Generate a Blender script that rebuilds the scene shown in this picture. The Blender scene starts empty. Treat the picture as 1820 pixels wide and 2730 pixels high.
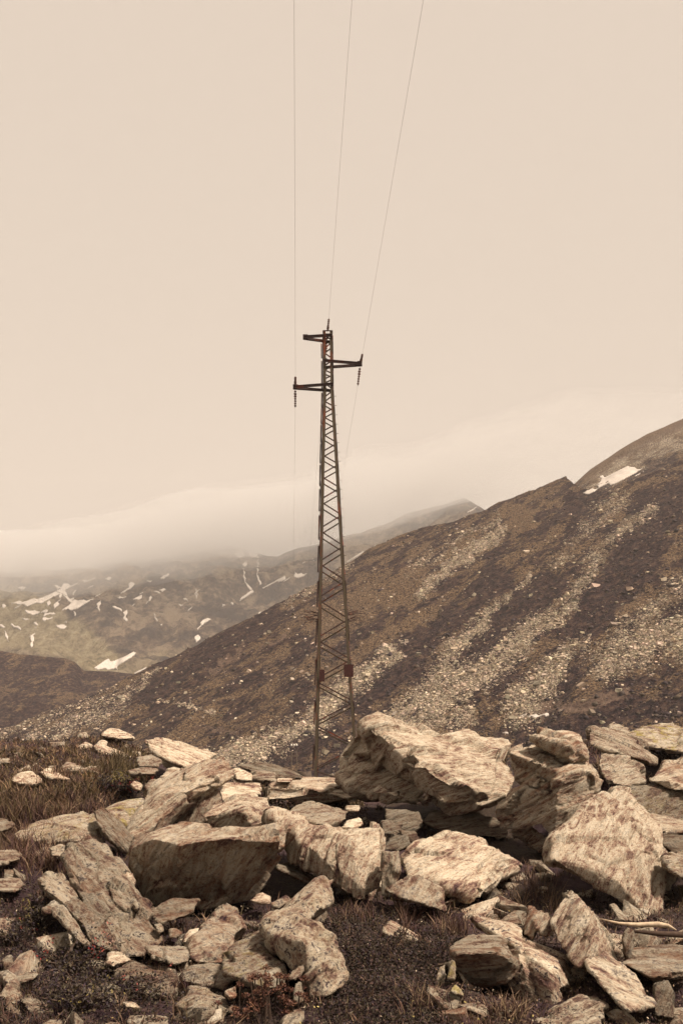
import bpy, bmesh, math, random
import numpy as np
from mathutils import Vector, Matrix
from mathutils.bvhtree import BVHTree

random.seed(7)
RNG = np.random.default_rng(11)
sc = bpy.context.scene
COL = sc.collection

# ------------------------------------------------------------------ camera
F = 2654.0          # focal length in photo pixels (photo 1820 x 2730)
CX, HY = 910.0, 1850.0   # principal column, horizon row
cam_d = bpy.data.cameras.new('camera')
cam = bpy.data.objects.new('camera', cam_d)
COL.objects.link(cam)
cam_d.sensor_fit = 'VERTICAL'
cam_d.sensor_height = 36.0
cam_d.sensor_width = 24.0
cam_d.lens = 36.0 * F / 2730.0
cam_d.shift_y = (HY - 1365.0) / 2730.0
cam_d.clip_start = 0.05
cam_d.clip_end = 20000.0
cam.location = (0, 0, 0)
cam.rotation_euler = (math.radians(90), 0, 0)
sc.camera = cam

# ------------------------------------------------------------------ sky, sun, exposure
SUN_EL, SUN_AZ = 58.0, 116.0     # azimuth measured from the view direction towards the right
world = bpy.data.worlds.new('World')
sc.world = world
world.use_nodes = True
wn = world.node_tree.nodes
wl = world.node_tree.links
wn.clear()
w_out = wn.new('ShaderNodeOutputWorld')
w_bg = wn.new('ShaderNodeBackground')
w_sky = wn.new('ShaderNodeTexSky')
w_sky.sky_type = 'NISHITA'
w_sky.sun_disc = False
w_sky.sun_elevation = math.radians(SUN_EL)
w_sky.sun_rotation = math.radians(SUN_AZ)
w_sky.air_density = 1.0
w_sky.dust_density = 6.0
w_scale = wn.new('ShaderNodeVectorMath'); w_scale.operation = 'SCALE'
w_scale.inputs['Scale'].default_value = 0.05
w_mix = wn.new('ShaderNodeMix'); w_mix.data_type = 'RGBA'
w_mix.inputs[0].default_value = 0.96          # closed low cloud over the clear sky
w_mix.inputs[7].default_value = (0.192, 0.160, 0.131, 1)
wl.new(w_sky.outputs[0], w_scale.inputs[0])
wl.new(w_scale.outputs[0], w_mix.inputs[6])
wl.new(w_mix.outputs[2], w_bg.inputs['Color'])
w_bg.inputs['Strength'].default_value = 1.0
wl.new(w_bg.outputs[0], w_out.inputs['Surface'])

sun_d = bpy.data.lights.new('sun', 'SUN')
sun = bpy.data.objects.new('sun', sun_d)
COL.objects.link(sun)
sun_d.energy = 2.0
sun_d.angle = math.radians(7)
sun_d.color = (1.0, 0.85, 0.70)
_el, _az = math.radians(SUN_EL), math.radians(SUN_AZ)
sdir = Vector((math.sin(_az) * math.cos(_el), math.cos(_az) * math.cos(_el), math.sin(_el)))
sun.rotation_euler = sdir.to_track_quat('Z', 'Y').to_euler()
sun.location = sdir * 60

vs = sc.view_settings
vs.view_transform = 'Standard'
vs.look = 'None'
vs.exposure = 1.97
vs.gamma = 1.0
vs.use_curve_mapping = False
sc.render.engine = 'CYCLES'
cy = sc.cycles
cy.use_denoising = True
cy.max_bounces = 6
cy.diffuse_bounces = 5
cy.glossy_bounces = 1
cy.transmission_bounces = 2
cy.volume_bounces = 4
cy.transparent_max_bounces = 6
cy.use_adaptive_sampling = True
cy.adaptive_threshold = 0.02

# ------------------------------------------------------------------ helpers
def P(px, py, d):
    return Vector(((px - CX) / F * d, d, (HY - py) / F * d))

def tag(o, label=None, cat=None, group=None, kind=None):
    if label: o['label'] = label
    if cat: o['category'] = cat
    if group: o['group'] = group
    if kind: o['kind'] = kind
    return o

def link(name, me, mat=None, parent=None):
    o = bpy.data.objects.new(name, me)
    COL.objects.link(o)
    if mat is not None and me is not None and len(me.materials) == 0:
        me.materials.append(mat)
    if parent is not None:
        o.parent = parent
    return o

def mesh_np(name, co, faces, smooth=True):
    """co (n,3), faces (m,k) of one arity"""
    me = bpy.data.meshes.new(name)
    co = np.asarray(co, dtype=np.float32)
    faces = np.asarray(faces, dtype=np.int32)
    m, k = faces.shape
    me.vertices.add(len(co))
    me.vertices.foreach_set('co', co.ravel())
    me.loops.add(m * k)
    me.loops.foreach_set('vertex_index', faces.ravel())
    me.polygons.add(m)
    me.polygons.foreach_set('loop_start', np.arange(0, m * k, k, dtype=np.int32))
    me.polygons.foreach_set('use_smooth', np.full(m, smooth))
    me.update(calc_edges=True)
    return me

def add_attr(me, name, arr, kind='FLOAT'):
    a = me.attributes.new(name, kind, 'POINT')
    key = {'FLOAT': 'value', 'FLOAT_VECTOR': 'vector', 'FLOAT_COLOR': 'color'}[kind]
    a.data.foreach_set(key, np.asarray(arr, dtype=np.float32).ravel())

def grid_faces(nr, nc):
    i = np.arange(nr - 1)[:, None] * nc + np.arange(nc - 1)[None, :]
    return np.stack([i, i + 1, i + nc + 1, i + nc], -1).reshape(-1, 4)

def sstep(a, b, x):
    t = np.clip((x - a) / (b - a), 0, 1)
    return t * t * (3 - 2 * t)

# --- gradient noise in numpy
_perm = np.random.default_rng(5).permutation(1024).astype(np.int64)
_perm = np.concatenate([_perm, _perm, _perm])
_g = np.random.default_rng(6).normal(size=(1024, 3)); _g /= np.linalg.norm(_g, axis=1)[:, None]
_g = _g.astype(np.float32)
def perlin(p):
    p = np.asarray(p, dtype=np.float32)
    i = np.floor(p); f = p - i
    i = i.astype(np.int64) & 1023
    u = f * f * f * (f * (f * 6 - 15) + 10)
    out = 0
    for dx in (0, 1):
        wx = u[:, 0] if dx else 1 - u[:, 0]
        a = _perm[(i[:, 0] + dx) & 1023]
        for dy in (0, 1):
            wy = u[:, 1] if dy else 1 - u[:, 1]
            b = _perm[a + ((i[:, 1] + dy) & 1023)]
            for dz in (0, 1):
                wz = u[:, 2] if dz else 1 - u[:, 2]
                h = _perm[b + ((i[:, 2] + dz) & 1023)]
                g = _g[h]
                out = out + wx * wy * wz * (g[:, 0] * (f[:, 0] - dx) + g[:, 1] * (f[:, 1] - dy) + g[:, 2] * (f[:, 2] - dz))
    return out * 1.6
def fbm(p, oct=4, rough=0.5, lac=2.03):
    s, a, t = 0, 1.0, 0
    for k in range(oct):
        s = s + a * perlin(p + 17.3 * k); t += a
        p = p * lac; a *= rough
    return s / t
def v3(x, y, z=0):
    return np.stack([x, y, np.zeros_like(x) + z], -1)

# --- shader graph helper
class G:
    def __init__(s, name):
        s.m = bpy.data.materials.new(name); s.m.use_nodes = True
        s.t = s.m.node_tree; s.n = s.t.nodes; s.n.clear()
        s.out = s.n.new('ShaderNodeOutputMaterial')
        s.b = s.n.new('ShaderNodeBsdfPrincipled')
        s.b.inputs['Roughness'].default_value = 0.9
        s.b.inputs['Specular IOR Level'].default_value = 0.15
        s.t.links.new(s.b.outputs[0], s.out.inputs['Surface'])
    def l(s, a, b): s.t.links.new(a, b)
    def put(s, sock, v):
        if hasattr(v, 'is_linked') or isinstance(v, bpy.types.NodeSocket): s.l(v, sock)
        elif isinstance(v, (tuple, list)) and len(v) == 3 and sock.type == 'RGBA': sock.default_value = (*v, 1)
        else: sock.default_value = v
    def attr(s, name, obj=False):
        n = s.n.new('ShaderNodeAttribute'); n.attribute_name = name
        n.attribute_type = 'OBJECT' if obj else 'GEOMETRY'
        return n
    def coord(s): return s.n.new('ShaderNodeTexCoord').outputs['Object']
    def vmul(s, v, k):
        n = s.n.new('ShaderNodeVectorMath'); n.operation = 'MULTIPLY'
        s.put(n.inputs[0], v); n.inputs[1].default_value = k
        return n.outputs[0]
    def noise(s, v, scale=1.0, det=4, rough=0.55, dist=0.0, col=False):
        n = s.n.new('ShaderNodeTexNoise'); s.l(v, n.inputs['Vector'])
        n.inputs['Scale'].default_value = scale; n.inputs['Detail'].default_value = det
        n.inputs['Roughness'].default_value = rough; n.inputs['Distortion'].default_value = dist
        return n.outputs['Color' if col else 'Fac']
    def math(s, op, a, b=0.0, c=None, clamp=False):
        n = s.n.new('ShaderNodeMath'); n.operation = op; n.use_clamp = clamp
        s.put(n.inputs[0], a); s.put(n.inputs[1], b)
        if c is not None: s.put(n.inputs[2], c)
        return n.outputs[0]
    def mapr(s, v, a, b, c=0.0, d=1.0, smooth=True):
        n = s.n.new('ShaderNodeMapRange'); n.interpolation_type = 'SMOOTHSTEP' if smooth else 'LINEAR'
        s.put(n.inputs[0], v)
        for k, q in enumerate((a, b, c, d)): s.put(n.inputs[k + 1], q)
        return n.outputs[0]
    def mix(s, f, a, b, mode='MIX'):
        n = s.n.new('ShaderNodeMix'); n.data_type = 'RGBA'; n.blend_type = mode
        s.put(n.inputs[0], f); s.put(n.inputs[6], a); s.put(n.inputs[7], b)
        return n.outputs[2]
    def ramp(s, v, stops):
        n = s.n.new('ShaderNodeValToRGB'); s.put(n.inputs[0], v)
        e = n.color_ramp.elements
        while len(e) < len(stops): e.new(0.5)
        for q, (p, c) in zip(e, stops): q.position = p; q.color = (*c, 1)
        return n.outputs[0]
    def bump(s, h, strength=0.5, dist=0.02, normal=None):
        n = s.n.new('ShaderNodeBump'); s.put(n.inputs['Height'], h)
        n.inputs['Strength'].default_value = strength; n.inputs['Distance'].default_value = dist
        if normal is not None: s.l(normal, n.inputs['Normal'])
        return n.outputs[0]
    def color(s, v, k=1.0):
        if k != 1.0:
            n = s.n.new('ShaderNodeVectorMath'); n.operation = 'SCALE'; s.put(n.inputs[0], v); n.inputs['Scale'].default_value = k
            v = n.outputs[0]
        s.put(s.b.inputs['Base Color'], v)
    def normal(s, v): s.l(v, s.b.inputs['Normal'])

# ------------------------------------------------------------------ materials
def mat_rock():
    g = G('gneiss_rock')
    fol = g.attr('fol').outputs['Vector']
    tone = g.attr('tone', True).outputs['Fac']
    rust = g.attr('rust', True).outputs['Fac']
    spk = g.attr('speckle', True).outputs['Fac']
    lic = g.attr('lichen', True).outputs['Fac']
    n1 = g.noise(g.vmul(fol, (2.0, 3.2, 12.0)), 1.0, 7, 0.66, 1.1)
    n2 = g.noise(g.vmul(fol, (5.5, 9.0, 38.0)), 1.0, 7, 0.72, 0.9)
    n3 = g.noise(fol, 3.0, 5, 0.6)
    n4 = g.noise(fol, 48.0, 4, 0.7)
    n5 = g.noise(fol, 16.0, 4, 0.7)
    iso = g.attr('iso', True).outputs['Fac']
    mx = g.math('ADD', g.math('MULTIPLY', n2, g.math('SUBTRACT', 1.0, iso)), g.math('MULTIPLY', n5, iso))
    v = g.math('ADD', g.math('MULTIPLY', n1, 0.28), g.math('MULTIPLY', mx, 0.40))
    v = g.math('ADD', v, g.math('MULTIPLY', n3, 0.16))
    v = g.math('ADD', v, g.math('MULTIPLY', n4, 0.16))
    base = g.ramp(v, [(0.400, (0.060, 0.034, 0.040)), (0.444, (0.190, 0.110, 0.086)), (0.478, (0.39, 0.284, 0.205)),
                      (0.508, (0.58, 0.490, 0.365)), (0.575, (0.70, 0.625, 0.500))])  # darkest stops lean violet, putting plum shadow tint into the stone
    rm = g.math('MULTIPLY', g.mapr(g.noise(g.vmul(fol, (2.0, 2.6, 20.0)), 1.0, 6, 0.7, 0.6), 0.46, 0.64), rust)
    base = g.mix(rm, base, (0.27, 0.115, 0.055))
    # near-black crust lichen in small blotches, its plum hue standing in for shadow tint
    sm = g.math('MULTIPLY', g.mapr(g.math('ADD', g.math('MULTIPLY', n4, 0.6), g.math('MULTIPLY', n5, 0.4)), 0.515, 0.60), spk)
    base = g.mix(sm, base, (0.060, 0.038, 0.048))
    geo = g.n.new('ShaderNodeNewGeometry')
    sx = g.n.new('ShaderNodeSeparateXYZ'); g.l(geo.outputs['Normal'], sx.inputs[0])
    up = g.mapr(sx.outputs['Z'], -0.1, 0.45)
    lm = g.math('MULTIPLY', g.mapr(g.noise(fol, 9.0, 6, 0.75, 0.5), 0.50, 0.60), g.math('MULTIPLY', lic, up))
    base = g.mix(g.math('MULTIPLY', lm, 0.8), base, (0.40, 0.32, 0.085))
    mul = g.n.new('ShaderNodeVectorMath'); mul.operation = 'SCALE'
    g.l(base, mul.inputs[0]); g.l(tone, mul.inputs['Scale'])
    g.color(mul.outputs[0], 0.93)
    h = g.math('ADD', g.math('MULTIPLY', n2, 0.55), g.math('MULTIPLY', n4, 0.35))
    h = g.math('ADD', h, g.math('MULTIPLY', n1, 0.6))
    g.normal(g.bump(h, 1.0, 0.055))
    return g.m

def mat_hill():
    g = G('hillside_heath')
    c = g.coord()
    scree = g.attr('scree').outputs['Fac']; dark = g.attr('dark').outputs['Fac']
    grass = g.attr('grass').outputs['Fac']; soil = g.attr('soil').outputs['Fac']
    st = g.attr('st').outputs['Vector']          # across / along the fall line, metres
    f1 = g.noise(g.vmul(st, (0.22, 0.06, 0.2)), 1.0, 7, 0.68)
    f2 = g.noise(g.vmul(st, (0.95, 0.45, 0.9)), 1.0, 5, 0.7)
    f3 = g.noise(g.vmul(st, (2.6, 1.9, 2.4)), 1.0, 4, 0.72)
    heath = g.ramp(f2, [(0.40, (0.016, 0.0085, 0.012)), (0.50, (0.044, 0.0235, 0.026)), (0.61, (0.110, 0.066, 0.050))])
    turf = g.ramp(f3, [(0.40, (0.036, 0.020, 0.020)), (0.5, (0.150, 0.094, 0.058)), (0.60, (0.30, 0.205, 0.122))])
    gm = g.math('ADD', g.math('MULTIPLY', g.mapr(f1, 0.40, 0.62), 0.75), g.math('MULTIPLY', grass, 0.75))
    gm = g.math('ADD', gm, g.math('MULTIPLY', g.math('SUBTRACT', f2, 0.5), 1.3))
    gm = g.math('ADD', g.math('SUBTRACT', gm, g.math('MULTIPLY', dark, 0.8)), 0.10)
    base = g.mix(g.mapr(gm, 0.25, 0.75), heath, turf)
    so = g.ramp(f2, [(0.35, (0.10, 0.062, 0.05)), (0.65, (0.25, 0.17, 0.125))])
    base = g.mix(g.mapr(g.math('ADD', soil, g.math('MULTIPLY', g.math('SUBTRACT', f3, 0.5), 1.4)), 0.35, 0.75), base, so)
    stones = g.ramp(f3, [(0.40, (0.050, 0.031, 0.032)), (0.48, (0.26, 0.20, 0.15)), (0.57, (0.58, 0.50, 0.38))])
    scm = g.math('ADD', scree, g.math('MULTIPLY', g.math('SUBTRACT', f3, 0.5), 2.4))
    base = g.mix(g.mapr(scm, 0.58, 1.05), base, stones)
    g.color(base, 0.80)
    h = g.math('ADD', f2, g.math('MULTIPLY', f3, 0.7))
    g.normal(g.bump(h, 1.0, 1.4))
    return g.m

def mat_far():
    g = G('far_mountain_rock')
    c = g.coord()
    pale = g.attr('pale').outputs['Fac']
    f1 = g.noise(g.vmul(c, (0.020, 0.010, 0.012)), 1.0, 8, 0.66, 0.5)
    f2 = g.noise(g.vmul(c, (0.12, 0.07, 0.07)), 1.0, 7, 0.75)
    base = g.ramp(g.math('ADD', g.math('MULTIPLY', f1, 0.6), g.math('MULTIPLY', f2, 0.4)),
                  [(0.44, (0.036, 0.022, 0.022)), (0.5, (0.125, 0.086, 0.060)), (0.56, (0.30, 0.225, 0.155))])
    pl = g.ramp(f2, [(0.38, (0.15, 0.115, 0.062)), (0.5, (0.30, 0.24, 0.14)), (0.62, (0.42, 0.35, 0.225))])
    base = g.mix(g.mapr(g.math('ADD', pale, g.math('MULTIPLY', g.math('SUBTRACT', f1, 0.5), 1.2)), 0.3, 0.75), base, pl)
    g.color(base, 0.85)
    g.normal(g.bump(g.math('ADD', f1, f2), 1.0, 14.0))
    return g.m

def mat_ground():
    g = G('heath_soil')
    c = g.coord()
    f1 = g.noise(c, 1.1, 5, 0.6); f2 = g.noise(c, 9.0, 5, 0.7); f3 = g.noise(c, 42.0, 3, 0.7)
    a = g.ramp(f2, [(0.35, (0.026, 0.014, 0.019)), (0.55, (0.048, 0.028, 0.031)), (0.7, (0.10, 0.062, 0.054))])  # violet cast puts plum shadow tint into the soil colour
    b = g.ramp(f3, [(0.35, (0.024, 0.016, 0.016)), (0.6, (0.062, 0.045, 0.030))])
    g.color(g.mix(g.mapr(f1, 0.42, 0.62), a, b))
    g.normal(g.bump(g.math('ADD', f2, g.math('MULTIPLY', f3, 0.6)), 1.0, 0.05))
    return g.m

def mat_attr(name, rough=0.85, spec=0.2, trans=0.0):
    g = G(name)
    g.color(g.attr('col').outputs['Color'], 0.82)
    g.b.inputs['Roughness'].default_value = rough
    g.b.inputs['Specular IOR Level'].default_value = spec
    return g.m

def mat_plain(name, col, rough=0.8, metallic=0.0, var=0.25, scale=30.0):
    g = G(name)
    n = g.noise(g.coord(), scale, 4, 0.65)
    lo = tuple(x * (1 - var) for x in col); hi = tuple(min(1, x * (1 + var)) for x in col)
    g.color(g.ramp(n, [(0.3, lo), (0.7, hi)]))
    g.b.inputs['Roughness'].default_value = rough
    g.b.inputs['Metallic'].default_value = metallic
    return g.m

def mat_steel(name, paint):
    """old painted lattice steel: rust red primer showing through in patches"""
    g = G(name)
    geo = g.n.new('ShaderNodeNewGeometry')
    p = geo.outputs['Position']
    n = g.noise(g.vmul(p, (3.0, 3.0, 0.9)), 1.0, 5, 0.65)
    f = g.noise(p, 24.0, 3, 0.7)
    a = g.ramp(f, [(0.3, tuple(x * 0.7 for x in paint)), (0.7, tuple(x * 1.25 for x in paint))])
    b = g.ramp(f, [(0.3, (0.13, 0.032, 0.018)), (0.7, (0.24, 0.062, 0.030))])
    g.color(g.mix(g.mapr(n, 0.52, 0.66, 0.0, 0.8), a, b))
    g.b.inputs['Roughness'].default_value = 0.75
    return g.m

def mat_snow():
    g = G('old_snow')
    n = g.noise(g.coord(), 0.6, 5, 0.6)
    g.color(g.ramp(n, [(0.3, (0.40, 0.36, 0.32)), (0.7, (0.54, 0.49, 0.44))]))
    return g.m

M = dict(rock=mat_rock(), hill=mat_hill(), far=mat_far(), ground=mat_ground(), snow=mat_snow(),
         blade=mat_attr('grass_blade'), leaf=mat_attr('heath_leaf', 0.7, 0.3), stone=mat_attr('scree_stone', 0.95, 0.1),
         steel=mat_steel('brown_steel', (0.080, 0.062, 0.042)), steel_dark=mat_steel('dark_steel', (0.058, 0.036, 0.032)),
         porcelain=mat_plain('brown_porcelain', (0.085, 0.040, 0.028), 0.35, 0, 0.2, 8),
         white_porcelain=mat_plain('white_porcelain', (0.72, 0.68, 0.60), 0.4, 0, 0.05, 8),
         plate=mat_plain('sign_plate_rust', (0.055, 0.020, 0.018), 0.7, 0, 0.3, 9),
         cable=mat_plain('cable_metal', (0.085, 0.060, 0.050), 0.7, 0, 0.1, 5),
         wood=mat_plain('grey_pole_wood', (0.13, 0.10, 0.075), 0.9, 0, 0.3, 6),
         stem=mat_plain('woody_stem', (0.060, 0.040, 0.030), 0.9, 0, 0.3, 60),
         deadwood=mat_plain('bleached_wood', (0.42, 0.33, 0.235), 0.9, 0, 0.4, 22))

# ------------------------------------------------------------------ terrain: the near ground
_gd = np.array([0.5, 3.5, 4.5, 5.5, 7, 9, 11, 13, 15, 17, 19, 22, 26, 40])
_gz = np.array([-1.50, -1.48, -1.46, -1.48, -1.50, -1.45, -1.28, -1.20, -1.38, -1.56, -1.80, -2.30, -2.75, -3.9])
_contacts = []     # (x, y, dz) so that the turf meets the feet of the rocks
def ground_base(x, y):
    u = np.abs(x / np.maximum(y, 0.5))
    z = np.interp(y, _gd, _gz)
    z = z + (0.42 * sstep(8.5, 14, y) + 0.45 * sstep(14, 19, y)) * sstep(0.11, 0.26, u) * (1 - sstep(20, 26, y))
    return z
def ground_z(x, y):
    x = np.atleast_1d(np.asarray(x, float)); y = np.atleast_1d(np.asarray(y, float))
    z = ground_base(x, y)
    if _contacts:
        c = np.array(_contacts)
        num = np.zeros_like(x); den = np.full_like(x, 0.25)
        for cx, cy_, dz in c:
            s = 0.032 * cy_ + 0.06
            w = np.exp(-((x - cx) ** 2 + (y - cy_) ** 2) / (2 * s * s))
            num += w * dz; den += w
        z = z + num / den
    z = z + 0.05 * fbm(v3(x * 1.7, y * 1.7), 3) + 0.022 * fbm(v3(x * 8, y * 8, 3), 2)
    return z

def build_ground():
    nu, nd = 300, 340
    u = np.linspace(-0.62, 0.62, nu)
    d = np.geomspace(1.6, 27, nd)
    D, U = np.meshgrid(d, u, indexing='ij')
    x = (U * D).ravel(); y = D.ravel()
    co = np.stack([x, y, ground_z(x, y)], -1)
    o = link('ground', mesh_np('ground', co, grid_faces(nd, nu)), M['ground'])
    tag(o, kind='structure')
    return o

# ------------------------------------------------------------------ terrain: the hillside
HA, HB, HC = 0.385, 0.39, 74.0
_cpx = np.array([-700, -300, 0, 100, 203, 290, 348, 400, 464, 522, 580, 656, 725, 801, 910, 1003, 1072, 1142, 1223, 1287, 1337, 1392, 1455, 1508, 1540, 1600, 1650, 1730, 1820, 2000, 2500])
_cpy = np.array([2130, 2030, 1945, 1908, 1870, 1832, 1802, 1776, 1750, 1719, 1687, 1652, 1617, 1576, 1507, 1451, 1425, 1402, 1379, 1361, 1335, 1318, 1292, 1270, 1300, 1303, 1290, 1262, 1222, 1150, 960])
def stroke(px, py, pts, w0, w1, soft=0.85):
    """distance mask around a polyline given in photo pixels; width grows from w0 to w1"""
    best = np.zeros_like(px)
    n = len(pts) - 1
    for k in range(n):
        (ax, ay), (bx, by) = pts[k], pts[k + 1]
        dx, dy = bx - ax, by - ay
        t = np.clip(((px - ax) * dx + (py - ay) * dy) / (dx * dx + dy * dy), 0, 1)
        dist = np.hypot(px - ax - t * dx, py - ay - t * dy)
        w = w0 + (w1 - w0) * (k + t) / n
        best = np.maximum(best, 1 - sstep(w * (1 - soft), w * (1 + soft), dist))
    return best

HILL = {}
def build_hill():
    px = np.concatenate([np.arange(-560, -60, 26), np.arange(-60, 1890, 3.2), np.arange(1890, 2420, 26)])
    u = (px - CX) / F
    nd, nb = 400, 26
    vc = (HY - np.interp(px, _cpx, _cpy)) / F
    yr = HC / (HA * u + HB - vc)
    t = np.linspace(0, 1, nd)
    d = 24 + (yr[None, :] - 24) * (t[:, None] ** 1.15)
    back = yr[None, :] + np.linspace(0, 1, nb)[1:, None] ** 1.6 * 160
    d = np.concatenate([d, back], 0)
    nd = len(d)
    U = np.broadcast_to(u, d.shape)
    x = U * d; y = d
    plane = HA * x + HB * y - HC
    valley = -2.2 - 0.088 * (y - 22) + 1.0 * sstep(0.12, 0.34, np.abs(U)) * (1 - sstep(30, 70, y))
    valley = np.where(y < 26, np.interp(y, _gd, _gz) - 0.5, valley)
    k = 5.0
    hmix = np.clip(0.5 + 0.5 * (plane - valley) / k, 0, 1)
    z = valley * (1 - hmix) + plane * hmix + k * hmix * (1 - hmix) * 0.5
    zr = vc * yr
    beyond = d > yr[None, :] + 1e-6
    z = np.where(beyond, zr[None, :] - 0.42 * (d - yr[None, :]) - 0.0012 * (d - yr[None, :]) ** 2, z)
    fx = x.ravel(); fy = y.ravel()
    s = (0.71 * fx - 0.70 * fy); tt = (0.70 * fx + 0.71 * fy)
    nz = 3.2 * fbm(v3(s / 17, tt / 60), 4, 0.55) - 1.6 * np.abs(fbm(v3(s / 9, tt / 26, 15), 4, 0.6)) + 0.85 * fbm(v3(s / 4.5, tt / 9, 5), 4, 0.6) + 0.20 * perlin(v3(fx / 0.9, fy / 0.9, 9))
    near_crest = np.exp(-((d - yr[None, :]) / 26) ** 2).ravel()
    amp = sstep(30, 75, fy) * (1 - 0.72 * near_crest)
    rug = 0.9 * fbm(v3(fx / 7, fy / 7, 2), 4, 0.6) * near_crest
    z = z.ravel() + nz * amp + rug
    co = np.stack([fx, fy, z], -1)
    PX = CX + F * fx / fy; PY = HY - F * z / fy
    wx = PX + 46 * fbm(v3(PX / 95, PY / 70, 1), 4, 0.6) + 8 * perlin(v3(PX / 14, PY / 14, 4))
    wy = PY + 40 * fbm(v3(PX / 95, PY / 70, 8), 4, 0.6) + 8 * perlin(v3(PX / 14, PY / 14, 6))
    S = lambda *a: stroke(wx, wy, *a)
    scree = np.maximum.reduce([
        S([(1537, 1575), (1514, 1616), (1432, 1662), (1363, 1732), (1270, 1802), (1189, 1848), (1084, 1912)], 16, 46),
        0.75 * S([(1740, 1340), (1670, 1408), (1595, 1477), (1537, 1558), (1490, 1640)], 14, 26),
        S([(1548, 1726), (1490, 1761), (1432, 1837), (1392, 1871)], 26, 46),
        0.85 * S([(1880, 1670), (1815, 1690), (1665, 1744), (1600, 1785)], 62, 34),
        0.6 * S([(1830, 1560), (1740, 1620), (1660, 1680)], 26, 30),
        0.95 * S([(1415, 1529), (1328, 1604), (1235, 1703), (1189, 1750), (1150, 1850)], 8, 34),
        0.9 * S([(1060, 1730), (945, 1815), (900, 1850), (830, 1920), (720, 1975), (590, 2035)], 15, 40),
        0.60 * S([(410, 1790), (348, 1855), (290, 1895), (203, 1930), (100, 1975)], 12, 28),
        0.38 * S([(300, 1840), (150, 1900), (0, 1950)], 26, 40),
        0.62 * S([(1240, 1905), (1080, 1950), (960, 1990)], 36, 30),
        0.6 * S([(1650, 1330), (1560, 1420), (1480, 1500)], 22, 22),
        0.55 * S([(1330, 1380), (1230, 1440), (1100, 1520)], 14, 16),
        0.9 * S([(418, 1843), (470, 1872), (493, 1881), (569, 1898)], 3, 4),
        0.55 * S([(940, 1500), (840, 1560), (760, 1610)], 10, 12),
        1.15 * S([(1334, 1413), (1258, 1471), (1212, 1495), (1165, 1541), (1136, 1570)], 13, 17)])
    soil = np.maximum.reduce([
        0.85 * S([(1680, 1845), (1560, 1880), (1440, 1900)], 14, 22),
        0.75 * S([(640, 1730), (560, 1790)], 12, 14),
        0.7 * S([(760, 1980), (640, 1960), (520, 1940)], 10, 12),
        0.8 * S([(760, 1690), (700, 1740)], 5, 6)])
    grass = np.maximum.reduce([
        S([(860, 1660), (1000, 1600), (1120, 1560)], 40, 34),
        0.9 * S([(1120, 1640), (960, 1740), (860, 1820)], 22, 26),
        0.8 * S([(1490, 1330), (1390, 1390), (1280, 1450), (1180, 1500)], 24, 22),
        0.6 * S([(1320, 1560), (1220, 1610)], 18, 18),
        0.8 * S([(560, 1910), (480, 1960)], 34, 26),
        0.8 * S([(1320, 2010), (1160, 1960)], 26, 22)])
    dark = np.maximum.reduce([
        1.2 * S([(1470, 1560), (1380, 1620), (1270, 1700), (1200, 1790)], 26, 34),
        1.0 * S([(1900, 1260), (1760, 1370), (1640, 1560), (1560, 1660)], 40, 40),
        0.9 * S([(1330, 1540), (1230, 1620), (1100, 1730), (960, 1880)], 26, 26),
        0.9 * S([(1540, 1340), (1440, 1370)], 20, 22),
        0.9 * S([(700, 1650), (540, 1750), (400, 1850)], 34, 34),
        1.0 * S([(880, 1950), (780, 2000), (700, 2030)], 26, 26),
        0.9 * S([(1820, 1880), (1600, 1920), (1500, 1960)], 26, 30)])
    pat = fbm(v3(s / 3.2, tt / 7.5, 21), 4, 0.6)
    scree = scree * np.clip(0.95 + 1.5 * pat, 0.05, 1.25)
    grass = grass + 0.5 * pat; dark = dark + 0.45 * fbm(v3(s / 8, tt / 14, 31), 3)
    me = mesh_np('hillside', co, grid_faces(nd, len(px)))
    add_attr(me, 'scree', np.clip(scree - 0.8 * np.clip(dark, 0, 1) * (scree < 0.6), 0, 1))
    add_attr(me, 'soil', soil); add_attr(me, 'grass', grass); add_attr(me, 'dark', dark)
    add_attr(me, 'st', np.stack([s, tt, z], -1), 'FLOAT_VECTOR')
    o = link('hillside', me, M['hill']); tag(o, kind='structure')
    shp = d.shape
    HILL.update(co=co.reshape(*shp, 3), scree=scree.reshape(shp), dark=dark.reshape(shp), grass=grass.reshape(shp),
                PX=PX.reshape(shp), PY=PY.reshape(shp), beyond=beyond)
    return o

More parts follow.
